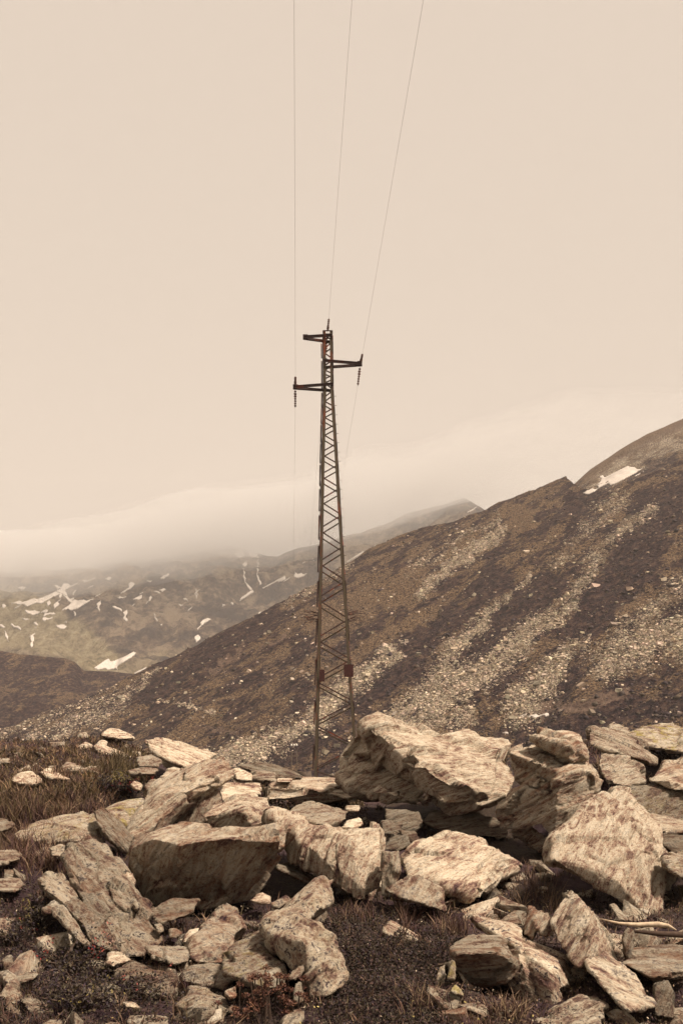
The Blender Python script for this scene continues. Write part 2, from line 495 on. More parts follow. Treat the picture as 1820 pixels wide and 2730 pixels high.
def polar_sheet(name, px, rows_fn, dist_fn, nrow, amp, mat, attr=None, seed=0.0, freq=1.0, back=90):
    """hill seen beyond: for each column, height follows image rows from foot to crest, then falls away behind"""
    t = np.concatenate([np.linspace(0, 1, nrow), 1 + np.linspace(0, 1, 14)[1:]])
    T, PXX = np.meshgrid(t, px, indexing='ij')
    r0, r1 = rows_fn(px); d0, d1 = dist_fn(px)
    tc = np.clip(T, 0, 1)
    row = r0[None] + (r1 - r0)[None] * tc
    d = d0[None] + (d1 - d0)[None] * (tc ** 1.1)
    z = (HY - row) / F * d
    over = np.clip(T - 1, 0, 1)
    d = d + over * back
    z = z - over * back * 0.5
    x = (PXX - CX) / F * d
    fx, fy, fz = x.ravel(), d.ravel(), z.ravel()
    sc_ = 1.0 / freq
    nz = fbm(v3(fx * sc_, fy * sc_, seed), 6, 0.58) - 0.55 * np.abs(fbm(v3(fx * sc_ * 2.6, fy * sc_ * 1.3, seed + 4), 5, 0.6))
    env = np.clip(tc * 6, 0, 1).ravel() * (1 - 0.75 * np.exp(-((T - 1) / 0.07) ** 2)).ravel()
    fz = fz + amp * nz * env
    co = np.stack([fx, fy, fz], -1)
    me = mesh_np(name, co, grid_faces(len(t), len(px)))
    if attr:
        PX = CX + F * fx / fy; PY = HY - F * fz / fy
        for k, fn in attr.items():
            add_attr(me, k, fn(PX, PY))
    return link(name, me, mat)

def build_far():
    # steep upper flank with the snow bed, right
    n = 0
    px = np.arange(1380, 2300, 5.0)
    cr = lambda p: np.interp(p, [1380, 1440, 1500, 1554, 1590, 1635, 1722, 1820, 2000, 2300], [1420, 1372, 1318, 1268, 1240, 1210, 1158, 1115, 1035, 930])
    ft = lambda p: np.interp(p, _cpx, _cpy) + 60
    o = polar_sheet('upper_slope', px, lambda p: (ft(p), cr(p)), lambda p: (np.full_like(p, 292), np.full_like(p, 430)), 70, 5.0, M['hill'], None, 3.0, 40, 120)
    me = o.data
    nvt = len(me.vertices)
    co = np.empty(nvt * 3, np.float32); me.vertices.foreach_get('co', co); co = co.reshape(-1, 3)
    PX = CX + F * co[:, 0] / co[:, 1]; PY = HY - F * co[:, 2] / co[:, 1]
    add_attr(me, 'scree', np.clip(stroke(PX, PY, [(1840, 1160), (1665, 1240), (1540, 1335)], 40, 30) * (0.75 + 0.9 * fbm(v3(co[:, 0] / 6, co[:, 1] / 9, 2), 4, .6)), 0, 1))
    add_attr(me, 'grass', stroke(PX, PY, [(1860, 1110), (1700, 1190), (1580, 1270)], 40, 22))
    add_attr(me, 'dark', np.zeros(nvt)); add_attr(me, 'soil', 0.5 * stroke(PX, PY, [(1820, 1130), (1640, 1225)], 14, 12))
    add_attr(me, 'st', np.stack([0.71 * co[:, 0] - 0.7 * co[:, 1], 0.7 * co[:, 0] + 0.71 * co[:, 1], co[:, 2]], -1), 'FLOAT_VECTOR')
    tag(o, kind='structure')
    # dark grassy knoll, left
    px = np.arange(-420, 560, 5.0)
    cr = lambda p: np.interp(p, [-420, -100, 0, 58, 128, 174, 203, 223, 290, 348, 400, 470, 560], [1690, 1725, 1736, 1745, 1750, 1754, 1766, 1787, 1788, 1796, 1800, 1812, 1830])
    ft = lambda p: np.full_like(p, 1990.0)
    o = polar_sheet('knoll', px, lambda p: (ft(p), cr(p)), lambda p: (np.full_like(p, 262), np.full_like(p, 380)), 90, 3.2, M['hill'], None, 7.0, 30, 60)
    me = o.data; nvt = len(me.vertices)
    co = np.empty(nvt * 3, np.float32); me.vertices.foreach_get('co', co); co = co.reshape(-1, 3)
    for k, v in (('scree', 0.0), ('grass', -0.1), ('dark', 0.12), ('soil', 0.05)): add_attr(me, k, np.full(nvt, v))
    add_attr(me, 'st', co, 'FLOAT_VECTOR')
    tag(o, kind='structure')
    # the far cirque, running up into the cloud
    px = np.concatenate([np.arange(-900, -40, 30), np.arange(-40, 1500, 4.0), np.arange(1500, 2400, 40)])
    cr = lambda p: np.interp(p, [-900, -200, 0, 150, 300, 450, 569, 640, 667, 700, 737, 780, 824, 870, 910, 960, 1003, 1040, 1084, 1130, 1180, 1235, 1262, 1300, 1500, 2400],
                             [1425, 1430, 1440, 1442, 1440, 1432, 1438, 1458, 1466, 1470, 1475, 1462, 1452, 1440, 1428, 1414, 1400, 1385, 1362, 1352, 1345, 1327, 1340, 1360, 1400, 1300])
    ft = lambda p: np.full_like(p, 1835.0)
    def pale(PX, PY):
        a = stroke(PX, PY, [(-100, 1680), (60, 1660), (180, 1700), (280, 1770)], 85, 45)
        b = 0.75 * stroke(PX, PY, [(0, 1590), (120, 1620)], 40, 40)
        c = 0.45 * stroke(PX, PY, [(560, 1720), (420, 1760), (300, 1790)], 34, 34)
        return np.maximum.reduce([a, b, c])
    o = polar_sheet('far_mountain', px, lambda p: (ft(p), cr(p)), lambda p: (np.full_like(p, 620.0), np.full_like(p, 1350.0)), 190, 46.0, M['far'], dict(pale=pale), 1.0, 210, 500)
    tag(o, kind='structure')
    return o

# ------------------------------------------------------------------ build the big structure
hill_o = build_hill()
far_o = build_far()
# the valley floor: one sheet under everything, reaching past the far mountain
me = mesh_np('valley_floor', [(-4000, -60, -70), (4000, -60, -70), (4000, 4000, -70), (-4000, 4000, -70)], [(0, 1, 2, 3)], False)
tag(link('valley_floor', me, M['ground']), kind='structure')

# --- snow lying on the slopes: each bed is its own sheet, draped on the terrain
def bvh_of(o):
    me = o.data
    n = len(me.vertices); co = np.empty(n * 3, np.float32); me.vertices.foreach_get('co', co)
    f = np.empty(len(me.polygons) * 4, np.int32); me.polygons.foreach_get('vertices', f)
    return BVHTree.FromPolygons(co.reshape(-1, 3).tolist(), f.reshape(-1, 4).tolist())
BV_HILL, BV_FAR, BV_UP = bvh_of(hill_o), bvh_of(far_o), bvh_of(bpy.data.objects['upper_slope'])
def inside(px, py, poly):
    c = False; n = len(poly)
    for i in range(n):
        (x1, y1), (x2, y2) = poly[i], poly[i - 1]
        if (y1 > py) != (y2 > py) and px < (x2 - x1) * (py - y1) / (y2 - y1) + x1: c = not c
    return c
def snow(poly, bvh, lift, step):
    xs = [p[0] for p in poly]; ys = [p[1] for p in poly]
    gx = np.arange(min(xs), max(xs) + step, step); gy = np.arange(min(ys), max(ys) + step, step)
    idx = {}; co = []
    def vert(i, j):
        if (i, j) not in idx:
            hit = bvh.ray_cast(Vector((0, 0, 0)), P(gx[i] , gy[j], 1.0).normalized())
            if hit[0] is None: idx[(i, j)] = -1
            else:
                idx[(i, j)] = len(co); co.append(hit[0] + Vector((0, -0.3 * lift, lift)))
        return idx[(i, j)]
    faces = []
    for i in range(len(gx) - 1):
        for j in range(len(gy) - 1):
            wob = 0.9 * step * math.sin(gx[i] * 0.23 + gy[j] * 0.37)
            if inside(gx[i] + step / 2 + wob, gy[j] + step / 2 + wob, poly):
                q = [vert(i, j), vert(i, j + 1), vert(i + 1, j + 1), vert(i + 1, j)]
                if -1 in q: continue
                dd = [co[k].y for k in q]
                if max(dd) - min(dd) > 0.12 * min(dd): continue
                faces.append(q)
    if not faces: return
    me = mesh_np('snow_patch', [tuple(c) for c in co], faces)
    bm = bmesh.new(); bm.from_mesh(me)
    for _ in range(4): bmesh.ops.smooth_vert(bm, verts=bm.verts, factor=0.5, use_axis_x=True, use_axis_y=True, use_axis_z=True)
    ext = bmesh.ops.extrude_face_region(bm, geom=list(bm.faces))
    bmesh.ops.translate(bm, verts=[v for v in ext['geom'] if isinstance(v, bmesh.types.BMVert)], vec=(0, 0, -1.6 * lift))
    bm.to_mesh(me); bm.free()
    tag(link('snow_patch', me, M['snow']), kind='structure')
def cr1(pts): return [(x * 0.58036, 1350 + y * 0.58036) for x, y in pts]
SN = [
    [(290, 350), (330, 365), (440, 325), (440, 335), (380, 350), (300, 385), (320, 425), (375, 435), (445, 425), (400, 450), (360, 475), (275, 480), (325, 445), (285, 405), (240, 420), (190, 445), (130, 460), (40, 445), (130, 435), (230, 410), (280, 385)],
    [(115, 478), (190, 485), (180, 500), (125, 498)], [(200, 492), (265, 490), (200, 512)], [(200, 515), (250, 508), (245, 520), (195, 527)],
    [(255, 545), (310, 548), (300, 565), (265, 563)], [(45, 538), (100, 560), (95, 570), (55, 552)], [(70, 375), (120, 370), (100, 385)],
    [(10, 450), (28, 455), (22, 470), (10, 465)], [(90, 515), (160, 520), (120, 526)],
    [(545, 400), (590, 370), (600, 350), (625, 355), (610, 380), (570, 400)], [(535, 425), (585, 408), (580, 420)], [(480, 335), (515, 325), (500, 342)],
    [(670, 342), (705, 340), (690, 352)], [(735, 335), (780, 308), (760, 330)], [(730, 390), (765, 378), (745, 392)],
    [(1070, 220), (1115, 190), (1125, 235), (1095, 238)], [(1140, 195), (1175, 190), (1190, 235), (1160, 240), (1140, 225)],
    [(1110, 275), (1140, 245), (1130, 280)], [(1095, 435), (1165, 383), (1165, 392), (1105, 430)], [(1200, 375), (1315, 320), (1310, 335), (1210, 380)],
    [(1345, 315), (1355, 300), (1370, 315), (1410, 305), (1395, 325), (1350, 330)], [(1300, 340), (1335, 322), (1330, 335), (1300, 350)],
    [(1380, 260), (1408, 250), (1400, 262)], [(1430, 245), (1443, 240), (1440, 252)],
    [(565, 515), (570, 490), (593, 475), (580, 505), (588, 528), (575, 530)], [(820, 455), (845, 448), (835, 463)], [(730, 545), (748, 538), (742, 552)],
    [(905, 560), (935, 525), (970, 515), (930, 545), (905, 575)], [(893, 595), (915, 590), (922, 610), (900, 628)],
    [(1185, 495), (1243, 460), (1225, 478), (1190, 498)],
    [(430, 750), (480, 712), (500, 700), (510, 715), (570, 700), (625, 668), (620, 690), (545, 735), (540, 752)],
    [(140, 595), (160, 595), (155, 640), (140, 650)], [(610, 768), (680, 740), (672, 755), (615, 770)],
    [(1115, 285), (1122, 282), (1130, 350), (1165, 385), (1150, 392), (1120, 345)], [(1182, 240), (1190, 240), (1186, 320), (1205, 362), (1196, 365), (1178, 325)],
]
for k in range(34):                       # small leftovers in the gullies
    rr_ = random.Random(400 + k)
    cx_, cy_ = rr_.uniform(-10, 640), rr_.uniform(1565, 1700)
    if cy_ > 1690 - 0.1 * cx_ and cx_ > 300: cy_ -= 60
    a_, L_, w_ = rr_.choice((-0.5, -0.9, 0.35, 1.2)), rr_.uniform(6, 20), rr_.uniform(2.5, 5)
    ca_, sa_ = math.cos(a_), math.sin(a_)
    SN.append([((cx_ + u_ * L_ * ca_ - v_ * w_ * sa_) / 0.58036, (cy_ - 1350 + u_ * L_ * sa_ + v_ * w_ * ca_) / 0.58036) for u_, v_ in ((-1, 0), (-.3, -.8), (.5, -.5), (1, .1), (.2, .9), (-.5, .5))])
for p in SN: snow(cr1(p), BV_FAR, 0.9, 2.0)
snow([(922, 1498), (950, 1478), (965, 1468), (975, 1478), (1005, 1452), (1000, 1462), (925, 1504)], BV_FAR, 1.2, 2.6)
snow([(1240, 1365), (1278, 1345), (1262, 1365), (1242, 1370)], BV_FAR, 1.0, 2.6)
snow([(1365, 1914), (1395, 1906), (1430, 1906), (1462, 1901), (1462, 1908), (1440, 1913), (1400, 1914), (1370, 1918)], BV_HILL, 0.10, 2.4)
snow([(1336, 1953), (1356, 1951), (1352, 1957), (1338, 1958)], BV_HILL, 0.08, 2.4)
snow([(1548, 1318), (1590, 1300), (1600, 1272), (1640, 1260), (1680, 1243), (1700, 1252), (1720, 1250), (1690, 1270), (1640, 1290), (1600, 1300), (1575, 1318)], BV_UP, 0.3, 3.0)
snow([(1548, 1320), (1580, 1302), (1610, 1296), (1580, 1318)], BV_HILL, 0.2, 3.0)

# --- loose stones of the scree and low heath tufts on the hillside
def cell_weights(mask, pw):
    co = HILL['PX']; r = HILL['PY']
    a = np.abs((co[1:, 1:] - co[:-1, :-1]) * (r[1:, 1:] - r[:-1, :-1]))
    ok = (~HILL['beyond'][1:, 1:]) & (HILL['PY'][1:, 1:] < 2090) & (HILL['PX'][1:, 1:] > -80) & (HILL['PX'][1:, 1:] < 1900) & (HILL['co'][1:, 1:, 1] > 45)
    return a * ok * np.clip(mask[1:, 1:], 0, 1.2) ** pw
def sample_hill(n, w):
    c = np.cumsum(w.ravel()); k = np.searchsorted(c, RNG.random(n) * c[-1])
    i, j = np.unravel_index(np.clip(k, 0, w.size - 1), w.shape)
    a, b = RNG.random((n, 1)), RNG.random((n, 1)); C = HILL['co']
    return (C[i, j] * (1 - a) + C[i + 1, j] * a) * (1 - b) + (C[i, j + 1] * (1 - a) + C[i + 1, j + 1] * a) * b
CUBE = np.array([(x, y, z) for x in (-1, 1) for y in (-1, 1) for z in (-1, 1)], float)
CF = np.array([(0, 1, 3, 2), (4, 6, 7, 5), (0, 4, 5, 1), (2, 3, 7, 6), (0, 2, 6, 4), (1, 5, 7, 3)])
OCT = np.array([(1, 0, 0), (-1, 0, 0), (0, 1, 0), (0, -1, 0), (0, 0, 1), (0, 0, -1)], float)
OF = np.array([(0, 2, 4), (2, 1, 4), (1, 3, 4), (3, 0, 4), (2, 0, 5), (1, 2, 5), (3, 1, 5), (0, 3, 5)])
def blocks(name, pos, size, flat, jit, colf, mat, base=CUBE, faces=CF, smooth=False):
    n = len(pos); nv = len(base)
    b = base[None] * (1 + jit * RNG.uniform(-1, 1, (n, nv, 3))) * np.stack([RNG.uniform(.6, 1.3, n), RNG.uniform(.6, 1.2, n), flat * RNG.uniform(.7, 1.3, n)], -1)[:, None]
    a = RNG.uniform(0, 6.28, n); ti = RNG.uniform(-.6, .6, n)
    ca, sa = np.cos(a)[:, None], np.sin(a)[:, None]; ct, st = np.cos(ti)[:, None], np.sin(ti)[:, None]
    x, y, z = b[..., 0], b[..., 1], b[..., 2]
    y, z = y * ct - z * st, y * st + z * ct
    x, y = x * ca - y * sa, x * sa + y * ca
    v = np.stack([x, y, z], -1) * size[:, None, None] * 0.5 + pos[:, None]
    f = (faces[None] + (np.arange(n) * nv)[:, None, None]).reshape(-1, faces.shape[1])
    me = mesh_np(name, v.reshape(-1, 3), f, smooth)
    c = colf(n); add_attr(me, 'col', np.repeat(np.concatenate([c, np.ones((n, 1))], 1), nv, 0), 'FLOAT_COLOR')
    return link(name, me, mat)
def stone_col(n):
    v = (0.16 + 0.56 * RNG.random(n) ** 1.2)[:, None]
    return v * np.array([[1.0, 0.82, 0.62]]) * (1 + RNG.uniform(-.06, .06, (n, 3)))
p = sample_hill(75000, cell_weights(HILL['scree'], 1.5))
sz = np.clip(RNG.lognormal(-2.1, 0.62, len(p)), 0.05, 1.3) * (0.6 + p[:, 1] / 450)
o = blocks('scree', p, sz, 0.55, 0.35, stone_col, M['stone']); tag(o, kind='stuff', label='pale broken scree stones running down the hillside gullies', cat='scree')
p = sample_hill(2000, cell_weights(np.full_like(HILL['scree'], 0.5), 1))
sz = np.clip(RNG.lognormal(-1.2, 0.5, len(p)), 0.12, 1.2)
o = blocks('scattered_stones', p, sz, 0.6, 0.35, stone_col, M['stone']); tag(o, kind='stuff', label='scattered pale stones lying on the heath of the hillside', cat='stones')
def tuft_col(n):
    k = RNG.random((n, 1)); a = np.array([[0.026, 0.0145, 0.019]]); b = np.array([[0.090, 0.062, 0.036]])
    return (a * (1 - k ** 2) + b * k ** 2) * RNG.uniform(.7, 1.3, (n, 1))
p = sample_hill(16000, cell_weights(np.clip(0.7 - HILL['scree'] - 0.3 * HILL['grass'] + 0.2 * HILL['dark'], 0, 1), 1))
sz = np.clip(RNG.lognormal(-0.9, 0.5, len(p)), 0.15, 1.6)
o = blocks('hillside_shrubs', p - np.array([0, 0, 0.05]), sz, 0.6, 0.35, tuft_col, M['leaf'], OCT, OF, True); tag(o, kind='stuff', label='low dark dwarf shrubs covering the hillside', cat='shrubs')

# ------------------------------------------------------------------ rocks
CR = {1: (0, 1880), 2: (600, 1880), 3: (1180, 1880), 4: (0, 2300), 5: (600, 2300), 6: (1180, 2300)}
KS = 640 / 1568.0
ROCKS = []
FRINGE = []
def rock(name, label, crop, d0, back, theta, look, *hulls, cat=None):
    """hulls: lists of (x, y, depth offset in m) in the six survey sections of the boulder field"""
    ROCKS.append((name, label, crop, d0, back, theta, look, hulls, cat or name.split('_')[-1]))
# look = (tone, rust, speckle, lichen)
CREAM = (1.04, 0.15, 0.55, 0.0); TAN = (0.66, 0.30, 0.7, 0.0); BROWN = (0.46, 0.5, 0.6, 0.0); DARK = (0.36, 0.35, 0.6, 0.0)  # DARK also goes on shaded rocks, putting their shade into the tone
SHADED = (0.46, 0.3, 0.5, 0.0); GREY = (0.66, 0.05, 0.95, 0.0); WHITE = (1.12, 0.08, 0.3, 0.0); YEL = (0.74, 0.1, 0.7, 1.0); SPECK = (0.98, 0.05, 1.0, 0.0); BUFF = (0.72, 0.3, 0.8, 0.35)  # first look darkens rocks in the hollows: cavity shade put into their colour

rock('boulder', 'largest pale boulder beside the pylon foot with dark hollow left flank', 2, 9.9, .5, 20, CREAM,
     [(1850,635,-.1),(1700,615,-.15),(1400,680,-.25),(1370,430,-.35),(1200,390,-.3),(1100,280,-.22),(1040,190,-.16),(930,160,-.05),(1000,12,.6),(1050,80,.7),(1200,165,.85),(1400,200,1.0),(1540,245,1.1),(1640,325,1.2),(1840,330,1.2),(1905,450,.6),(860,95,.6),(810,225,.75),(1500,700,.35)],
     [(800,230,.75),(1040,230,.55),(1200,410,.42),(1360,460,.35),(1330,560,.22),(1250,660,.22),(1060,640,.3),(960,615,.35),(900,500,.45),(740,450,.8),(740,330,.8),(1000,420,.45)],
     [(815,325,.45),(1045,280,.15),(980,255,.35),(860,345,.5),(1000,330,.45)],
     [(950,580,.05),(1000,510,.1),(1130,580,-.12),(1190,605,-.1),(1060,645,.05),(960,622,.1)],
     [(1250,655,0),(1270,600,0),(1350,590,-.12),(1370,610,-.1),(1320,650,.05)])
rock('boulder', 'leaning layered boulder with squared cap block on top, brown streaked right face', 3, 9.0, .45, 27, (0.86, .5, .6, 0),
     [(428,305,-.08),(545,255,.4),(690,285,.45),(835,372,.35),(755,438,-.12),(450,372,.02),(742,505,-.05),(600,372,-.1)],
     [(440,340,.12),(750,460,.02),(748,600,-.02),(540,545,.1),(492,470,.2),(700,380,.3)],
     [(755,438,-.14),(845,415,-.05),(935,355,.35),(1010,410,.35),(1060,490,.32),(1040,560,.3),(900,740,.15),(720,892,.0),(640,800,.02),(742,590,-.14)],
     [(550,190,-.02),(630,144,.35),(730,186,.42),(878,228,.3),(797,262,-.14),(552,240,.1),(828,362,-.06),(940,340,.2),(882,285,.25)],
     [(440,570,.12),(540,530,.02),(745,590,-.08),(640,770,0),(440,860,.15),(408,720,.1),(520,775,.05)],
     [(440,850,.25),(600,800,.15),(720,890,.1),(700,985,.25),(560,930,.3)])
rock('boulder', 'big cream boulder with steep streaked face below the layered boulder', 3, 6.75, .55, 66, CREAM,
     [(1200,530,1.15),(1110,522,1.15),(970,690,.8),(830,830,.5),(710,920,.3),(678,1000,.15),(870,1020,.1),(1000,1080,.05),(1150,1148,0),(1190,1190,0),(1290,1350,-.02),(1390,1370,.1),(1440,1100,.55),(1420,810,.9),(1340,720,1.0),(1250,640,1.1),(1290,1000,.2),(1160,700,.75)])
rock('rock_slab', 'broad cream slab tilted towards the viewer, streaks rising to the right', 3, 6.9, .4, 42, CREAM,
     [(-270,1010,.55),(-170,900,.75),(10,825,.9),(100,822,.95),(210,850,.95),(300,910,.85),(395,965,.62),(500,1045,.95),(470,1080,.9),(290,1245,.2),(260,1235,0),(130,1230,-.02),(20,1195,0),(-220,1130,.3)])
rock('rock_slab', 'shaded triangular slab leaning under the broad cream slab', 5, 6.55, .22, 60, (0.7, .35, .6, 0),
     [(1260,80,.12),(1430,170,.1),(1455,330,0),(1270,262,-.05),(1120,222,0),(1040,180,.1),(1120,120,.12)])
rock('rock', 'upright brown post of rock between two cream boulders', 5, 6.8, .2, 85, (0.62, .5, .5, 0), [(1020,-75,.05),(1140,-80,.08),(1135,60,.0),(1115,222,0),(1020,225,0)])
rock('boulder', 'bright cream boulder with vertical grain, next to the large dark boulder', 2, 6.95, .4, 78, CREAM,
     [(290,720,.75),(510,750,.75),(700,825,.5),(800,860,.2),(600,960,.15),(500,900,.3),(390,870,.55),(430,1000,.4),(480,1045,.3),(640,1120,.1),(740,1210,.02),(840,1270,-.02)],
     [(700,825,.5),(770,805,.6),(980,780,.62),(1022,812,.55),(800,860,.15),(640,1000,.1),(740,1210,0),(840,1272,-.05),(905,1300,-.08),(912,1200,-.1),(1030,1205,0),(1042,1100,.05),(1020,950,.22)])
rock('boulder', 'large dark overhanging boulder with thin bright top edge and diagonal streaks', 1, 6.65, .4, 50, (0.78, .55, .5, 0),
     [(960,850,.15),(1150,780,.6),(1330,845,.6),(1600,830,.5),(1892,825,.4),(1000,880,-.05),(1170,915,-.15),(1400,880,-.15),(1600,865,-.12),(1840,870,0),(870,930,.1),(868,1050,.17),(930,1180,.28),(970,1335,.34),(1300,1280,.4),(1400,1300,.36),(1650,1210,.34),(1770,1000,.16)])
rock('rock_slab', 'thin brown slab propped below the large dark boulder', 4, 6.0, .12, 15, BROWN, [(970,330,0),(1130,230,.16),(1305,240,.2),(1290,285,.12),(1230,345,0),(1040,397,-.1)])
rock('rock_slab', 'long slab resting diagonally with rounded dark upper end', 1, 8.3, .16, 42, (0.92, .3, .6, 0),
     [(828,940,-.05),(870,850,0),(950,650,.2),(1050,485,.6),(1180,485,.65),(1300,400,.6),(1430,325,.55),(1490,350,.5),(1542,410,.5),(1530,465,.45),(1330,570,.2),(1240,560,.08),(1040,600,.03),(1100,680,.1),(950,825,0),(890,905,0)])
rock('rock', 'brown block propping up the long diagonal slab', 1, 8.55, .5, 70, (0.62, .35, .6, 0), [(1240,590,.05),(1290,570,.1),(1432,550,.15),(1460,640,.1),(1400,700,0),(1330,830,.0),(1240,800,0),(1150,790,.05),(1105,740,.05),(1200,640,.05)])
rock('rock', 'small pointed rock in the gap under the diagonal slab', 1, 8.0, .15, 60, BROWN, [(1000,832,0),(1050,733,.08),(1125,790,.05),(1070,835,0)])
rock('rock', 'pale angular block with jagged lower edge above the dark boulder', 2, 8.0, .3, 35, (0.98, .15, .6, 0),
     [(-130,720,.05),(-60,650,.4),(70,600,.6),(275,605,.6),(300,690,.4),(120,690,-.05),(290,780,.1),(230,830,.05),(180,800,0),(110,745,0),(-60,770,.05),(-125,810,.1),(-50,790,.1)])
rock('rock_slab', 'smooth whitish flat slab behind the pale angular block', 2, 10.2, .3, 5, WHITE, [(-40,570,0),(40,505,.9),(230,515,.9),(225,600,.1),(70,602,0),(-10,642,-.1)])
rock('rock_slab', 'long low slab with heather along its front, at the pylon foot', 2, 11.0, .4, 4, (0.95, .2, .6, 0),
     [(220,565,-.1),(330,502,.7),(560,500,.8),(830,470,.9),(900,500,.6),(880,620,.15),(560,548,-.1),(420,570,-.12),(260,610,-.05),(300,660,0),(700,655,.05)])
rock('rock', 'small tan rock at the left end of the long low slab', 2, 12.2, .3, 20, TAN, [(170,440,.1),(260,424,.3),(332,452,.2),(332,502,0),(240,497,0),(170,482,0)])
rock('rock', 'bright little rock right of the rounded slab end', 2, 11.6, .25, 30, WHITE, [(60,408,.2),(110,425,.2),(172,455,.1),(178,492,0),(100,502,0),(60,482,0)])
rock('stone', 'thin flat stone lying on the long low slab', 2, 11.3, .2, 5, WHITE, [(335,487,.1),(380,477,.2),(437,482,.1),(432,500,0),(340,505,0)])
rock('rock_slab', 'low dark ridge of rock on the crest left of the pylon', 2, 13.2, .4, -12, DARK, [(70,395,.1),(130,383,.3),(170,385,.3),(350,392,.3),(420,440,.1),(545,482,.1),(340,490,0),(200,440,0)])
rock('rock', 'rough tan rock behind the bright cream boulder', 2, 7.9, .3, 30, TAN, [(400,725,.2),(440,680,.3),(560,633,.45),(610,655,.45),(800,690,.4),(780,745,.08),(640,780,-.05),(700,832,.05),(510,758,0)])
rock('stone', 'thin plate of pale stone edge-on under the largest boulder', 2, 8.6, .25, 5, CREAM, [(780,675,0),(800,660,.2),(875,660,.2),(880,690,0),(795,695,0)])
rock('stone', 'small white wedge on the back of the bright cream boulder', 2, 7.75, .2, 20, WHITE, [(762,810,0),(790,760,.2),(880,730,.25),(900,775,.1),(860,800,0)])
rock('stone', 'little tan stone behind the pale angular block', 2, 8.5, .2, 10, TAN, [(298,680,0),(330,665,.1),(405,688,.1),(400,722,0),(330,725,0)])
rock('rock_slab', 'wide bright slab on the crest with flat sloping top', 1, 11.6, .3, -22, WHITE,
     [(945,230,.25),(1060,238,.7),(1100,233,.85),(1170,245,.95),(1280,292,.85),(1400,298,.8),(1418,325,.6),(1260,425,-.1),(1130,378,-.1),(1030,325,0),(1240,440,.1),(1120,400,.1),(970,300,.15)])
rock('rock', 'brown broken rock under the left side of the wide bright slab', 1, 10.9, .3, 20, TAN, [(895,345,.2),(990,325,.3),(1060,368,.1),(1030,402,0),(900,408,0)])
rock('rock', 'low tan rock below the broken brown rock', 1, 10.2, .3, 5, TAN, [(828,425,.1),(930,402,.3),(1030,428,.2),(1000,455,0),(860,455,0)])
rock('rock', 'rumpled pale rock just above the whitish tip of the diagonal slab', 1, 9.9, .3, 12, CREAM, [(1050,475,0),(1080,440,.2),(1130,408,.3),(1235,440,.2),(1200,482,0),(1060,485,0)])
rock('stone', 'dull tan stone at the grassy edge beside the diagonal slab', 1, 9.2, .25, 15, TAN, [(945,525,0),(985,485,.2),(1050,478,.25),(1010,545,0),(950,560,0)])
rock('rock', 'flat rock covered in yellow lichen left of the diagonal slab', 1, 8.6, .3, 12, YEL, [(680,652,.2),(790,612,.55),(930,600,.6),(942,630,.4),(900,710,.2),(862,800,.05),(790,765,0),(730,700,0)])
rock('rock_slab', 'narrow brown slab tilted steeply against the yellow lichen rock', 1, 8.0, .14, -46, BROWN, [(613,660,.1),(665,636,.25),(700,670,.2),(872,835,.15),(822,932,0),(740,862,-.05),(640,750,0)])
rock('boulder', 'wide low boulder with pale top and shaded right flank, left side', 1, 7.9, .35, 20, (0.8, .2, .75, .35),
     [(93,838,.1),(200,770,.4),(400,695,.65),(490,690,.65),(585,705,.5),(450,790,-.02),(210,870,0),(130,860,.05),(440,845,-.05)],
     [(450,780,.05),(585,705,.4),(620,690,.5),(700,880,.12),(640,905,.1),(540,905,.08),(460,855,0)],
     [(305,885,-.05),(400,858,-.1),(480,850,0),(520,870,.1),(400,895,.05)])
rock('boulder', 'big layered brown boulder with leaning slabs, left foreground', 4, 5.5, .4, -55, (0.50, .35, .85, 0),
     [(430,-40,1.0),(520,-105,1.2),(600,-128,1.28),(690,-110,1.25),(770,20,1.1),(880,190,.85),(1062,500,.25),(950,612,0),(850,632,-.03),(770,582,-.05),(690,400,.2),(520,180,.6),(540,60,.85)],
     [(690,115,.68),(765,92,.75),(890,290,.46),(840,330,.36),(740,250,.46)])
rock('rock_slab', 'thick plank of rock with pale rounded top on the layered boulder', 4, 5.6, .16, -55, (0.60, .2, .85, 0), [(253,110,.5),(280,85,.6),(315,70,.7),(400,85,.7),(640,395,.08),(570,430,0),(420,270,.15),(270,150,.4)])
rock('rock_slab', 'outermost narrow pale plank of rock leaning left of the layered boulder', 4, 5.2, .12, -58, (0.66, .2, .7, 0), [(343,292,.35),(415,278,.36),(602,552,0),(540,532,0),(358,335,.28)])
rock('rock_slab', 'short brown plank of rock with a dark joint beside it', 4, 5.32, .14, -60, (0.50, .4, .7, 0), [(425,272,.38),(490,250,.42),(640,410,.2),(690,400,.22),(772,582,0),(620,548,0),(560,420,.12)])
rock('rock_slab', 'dark wedge of rock set in the middle of the layered boulder', 4, 5.55, .14, -45, (0.42, .4, .7, 0), [(515,190,.38),(600,200,.36),(748,325,.12),(680,390,.04),(620,395,.05),(560,300,.2)])
rock('stone', 'small grey stone on the left shoulder of the leaning planks', 4, 5.65, .15, -30, TAN, [(272,300,0),(360,243,.1),(392,282,.05),(335,345,0),(280,335,0)])
rock('boulder', 'rounded speckled boulder at the bottom edge, left of the dried stonecrop', 4, 4.45, .4, 30, (0.70, .1, .95, .15), [(1170,910,.1),(1190,870,.2),(1240,783,.35),(1300,790,.4),(1460,840,.35),(1492,920,.2),(1470,1045,.05),(1300,1090,-.05),(1220,1010,0),(1330,900,-.08)])
rock('rock', 'flat-topped tan rock below the layered boulder', 4, 5.1, .3, 8, TAN, [(950,550,.2),(1000,545,.3),(1180,555,.35),(1228,570,.3),(1238,640,.05),(1140,662,0),(1000,622,0)])
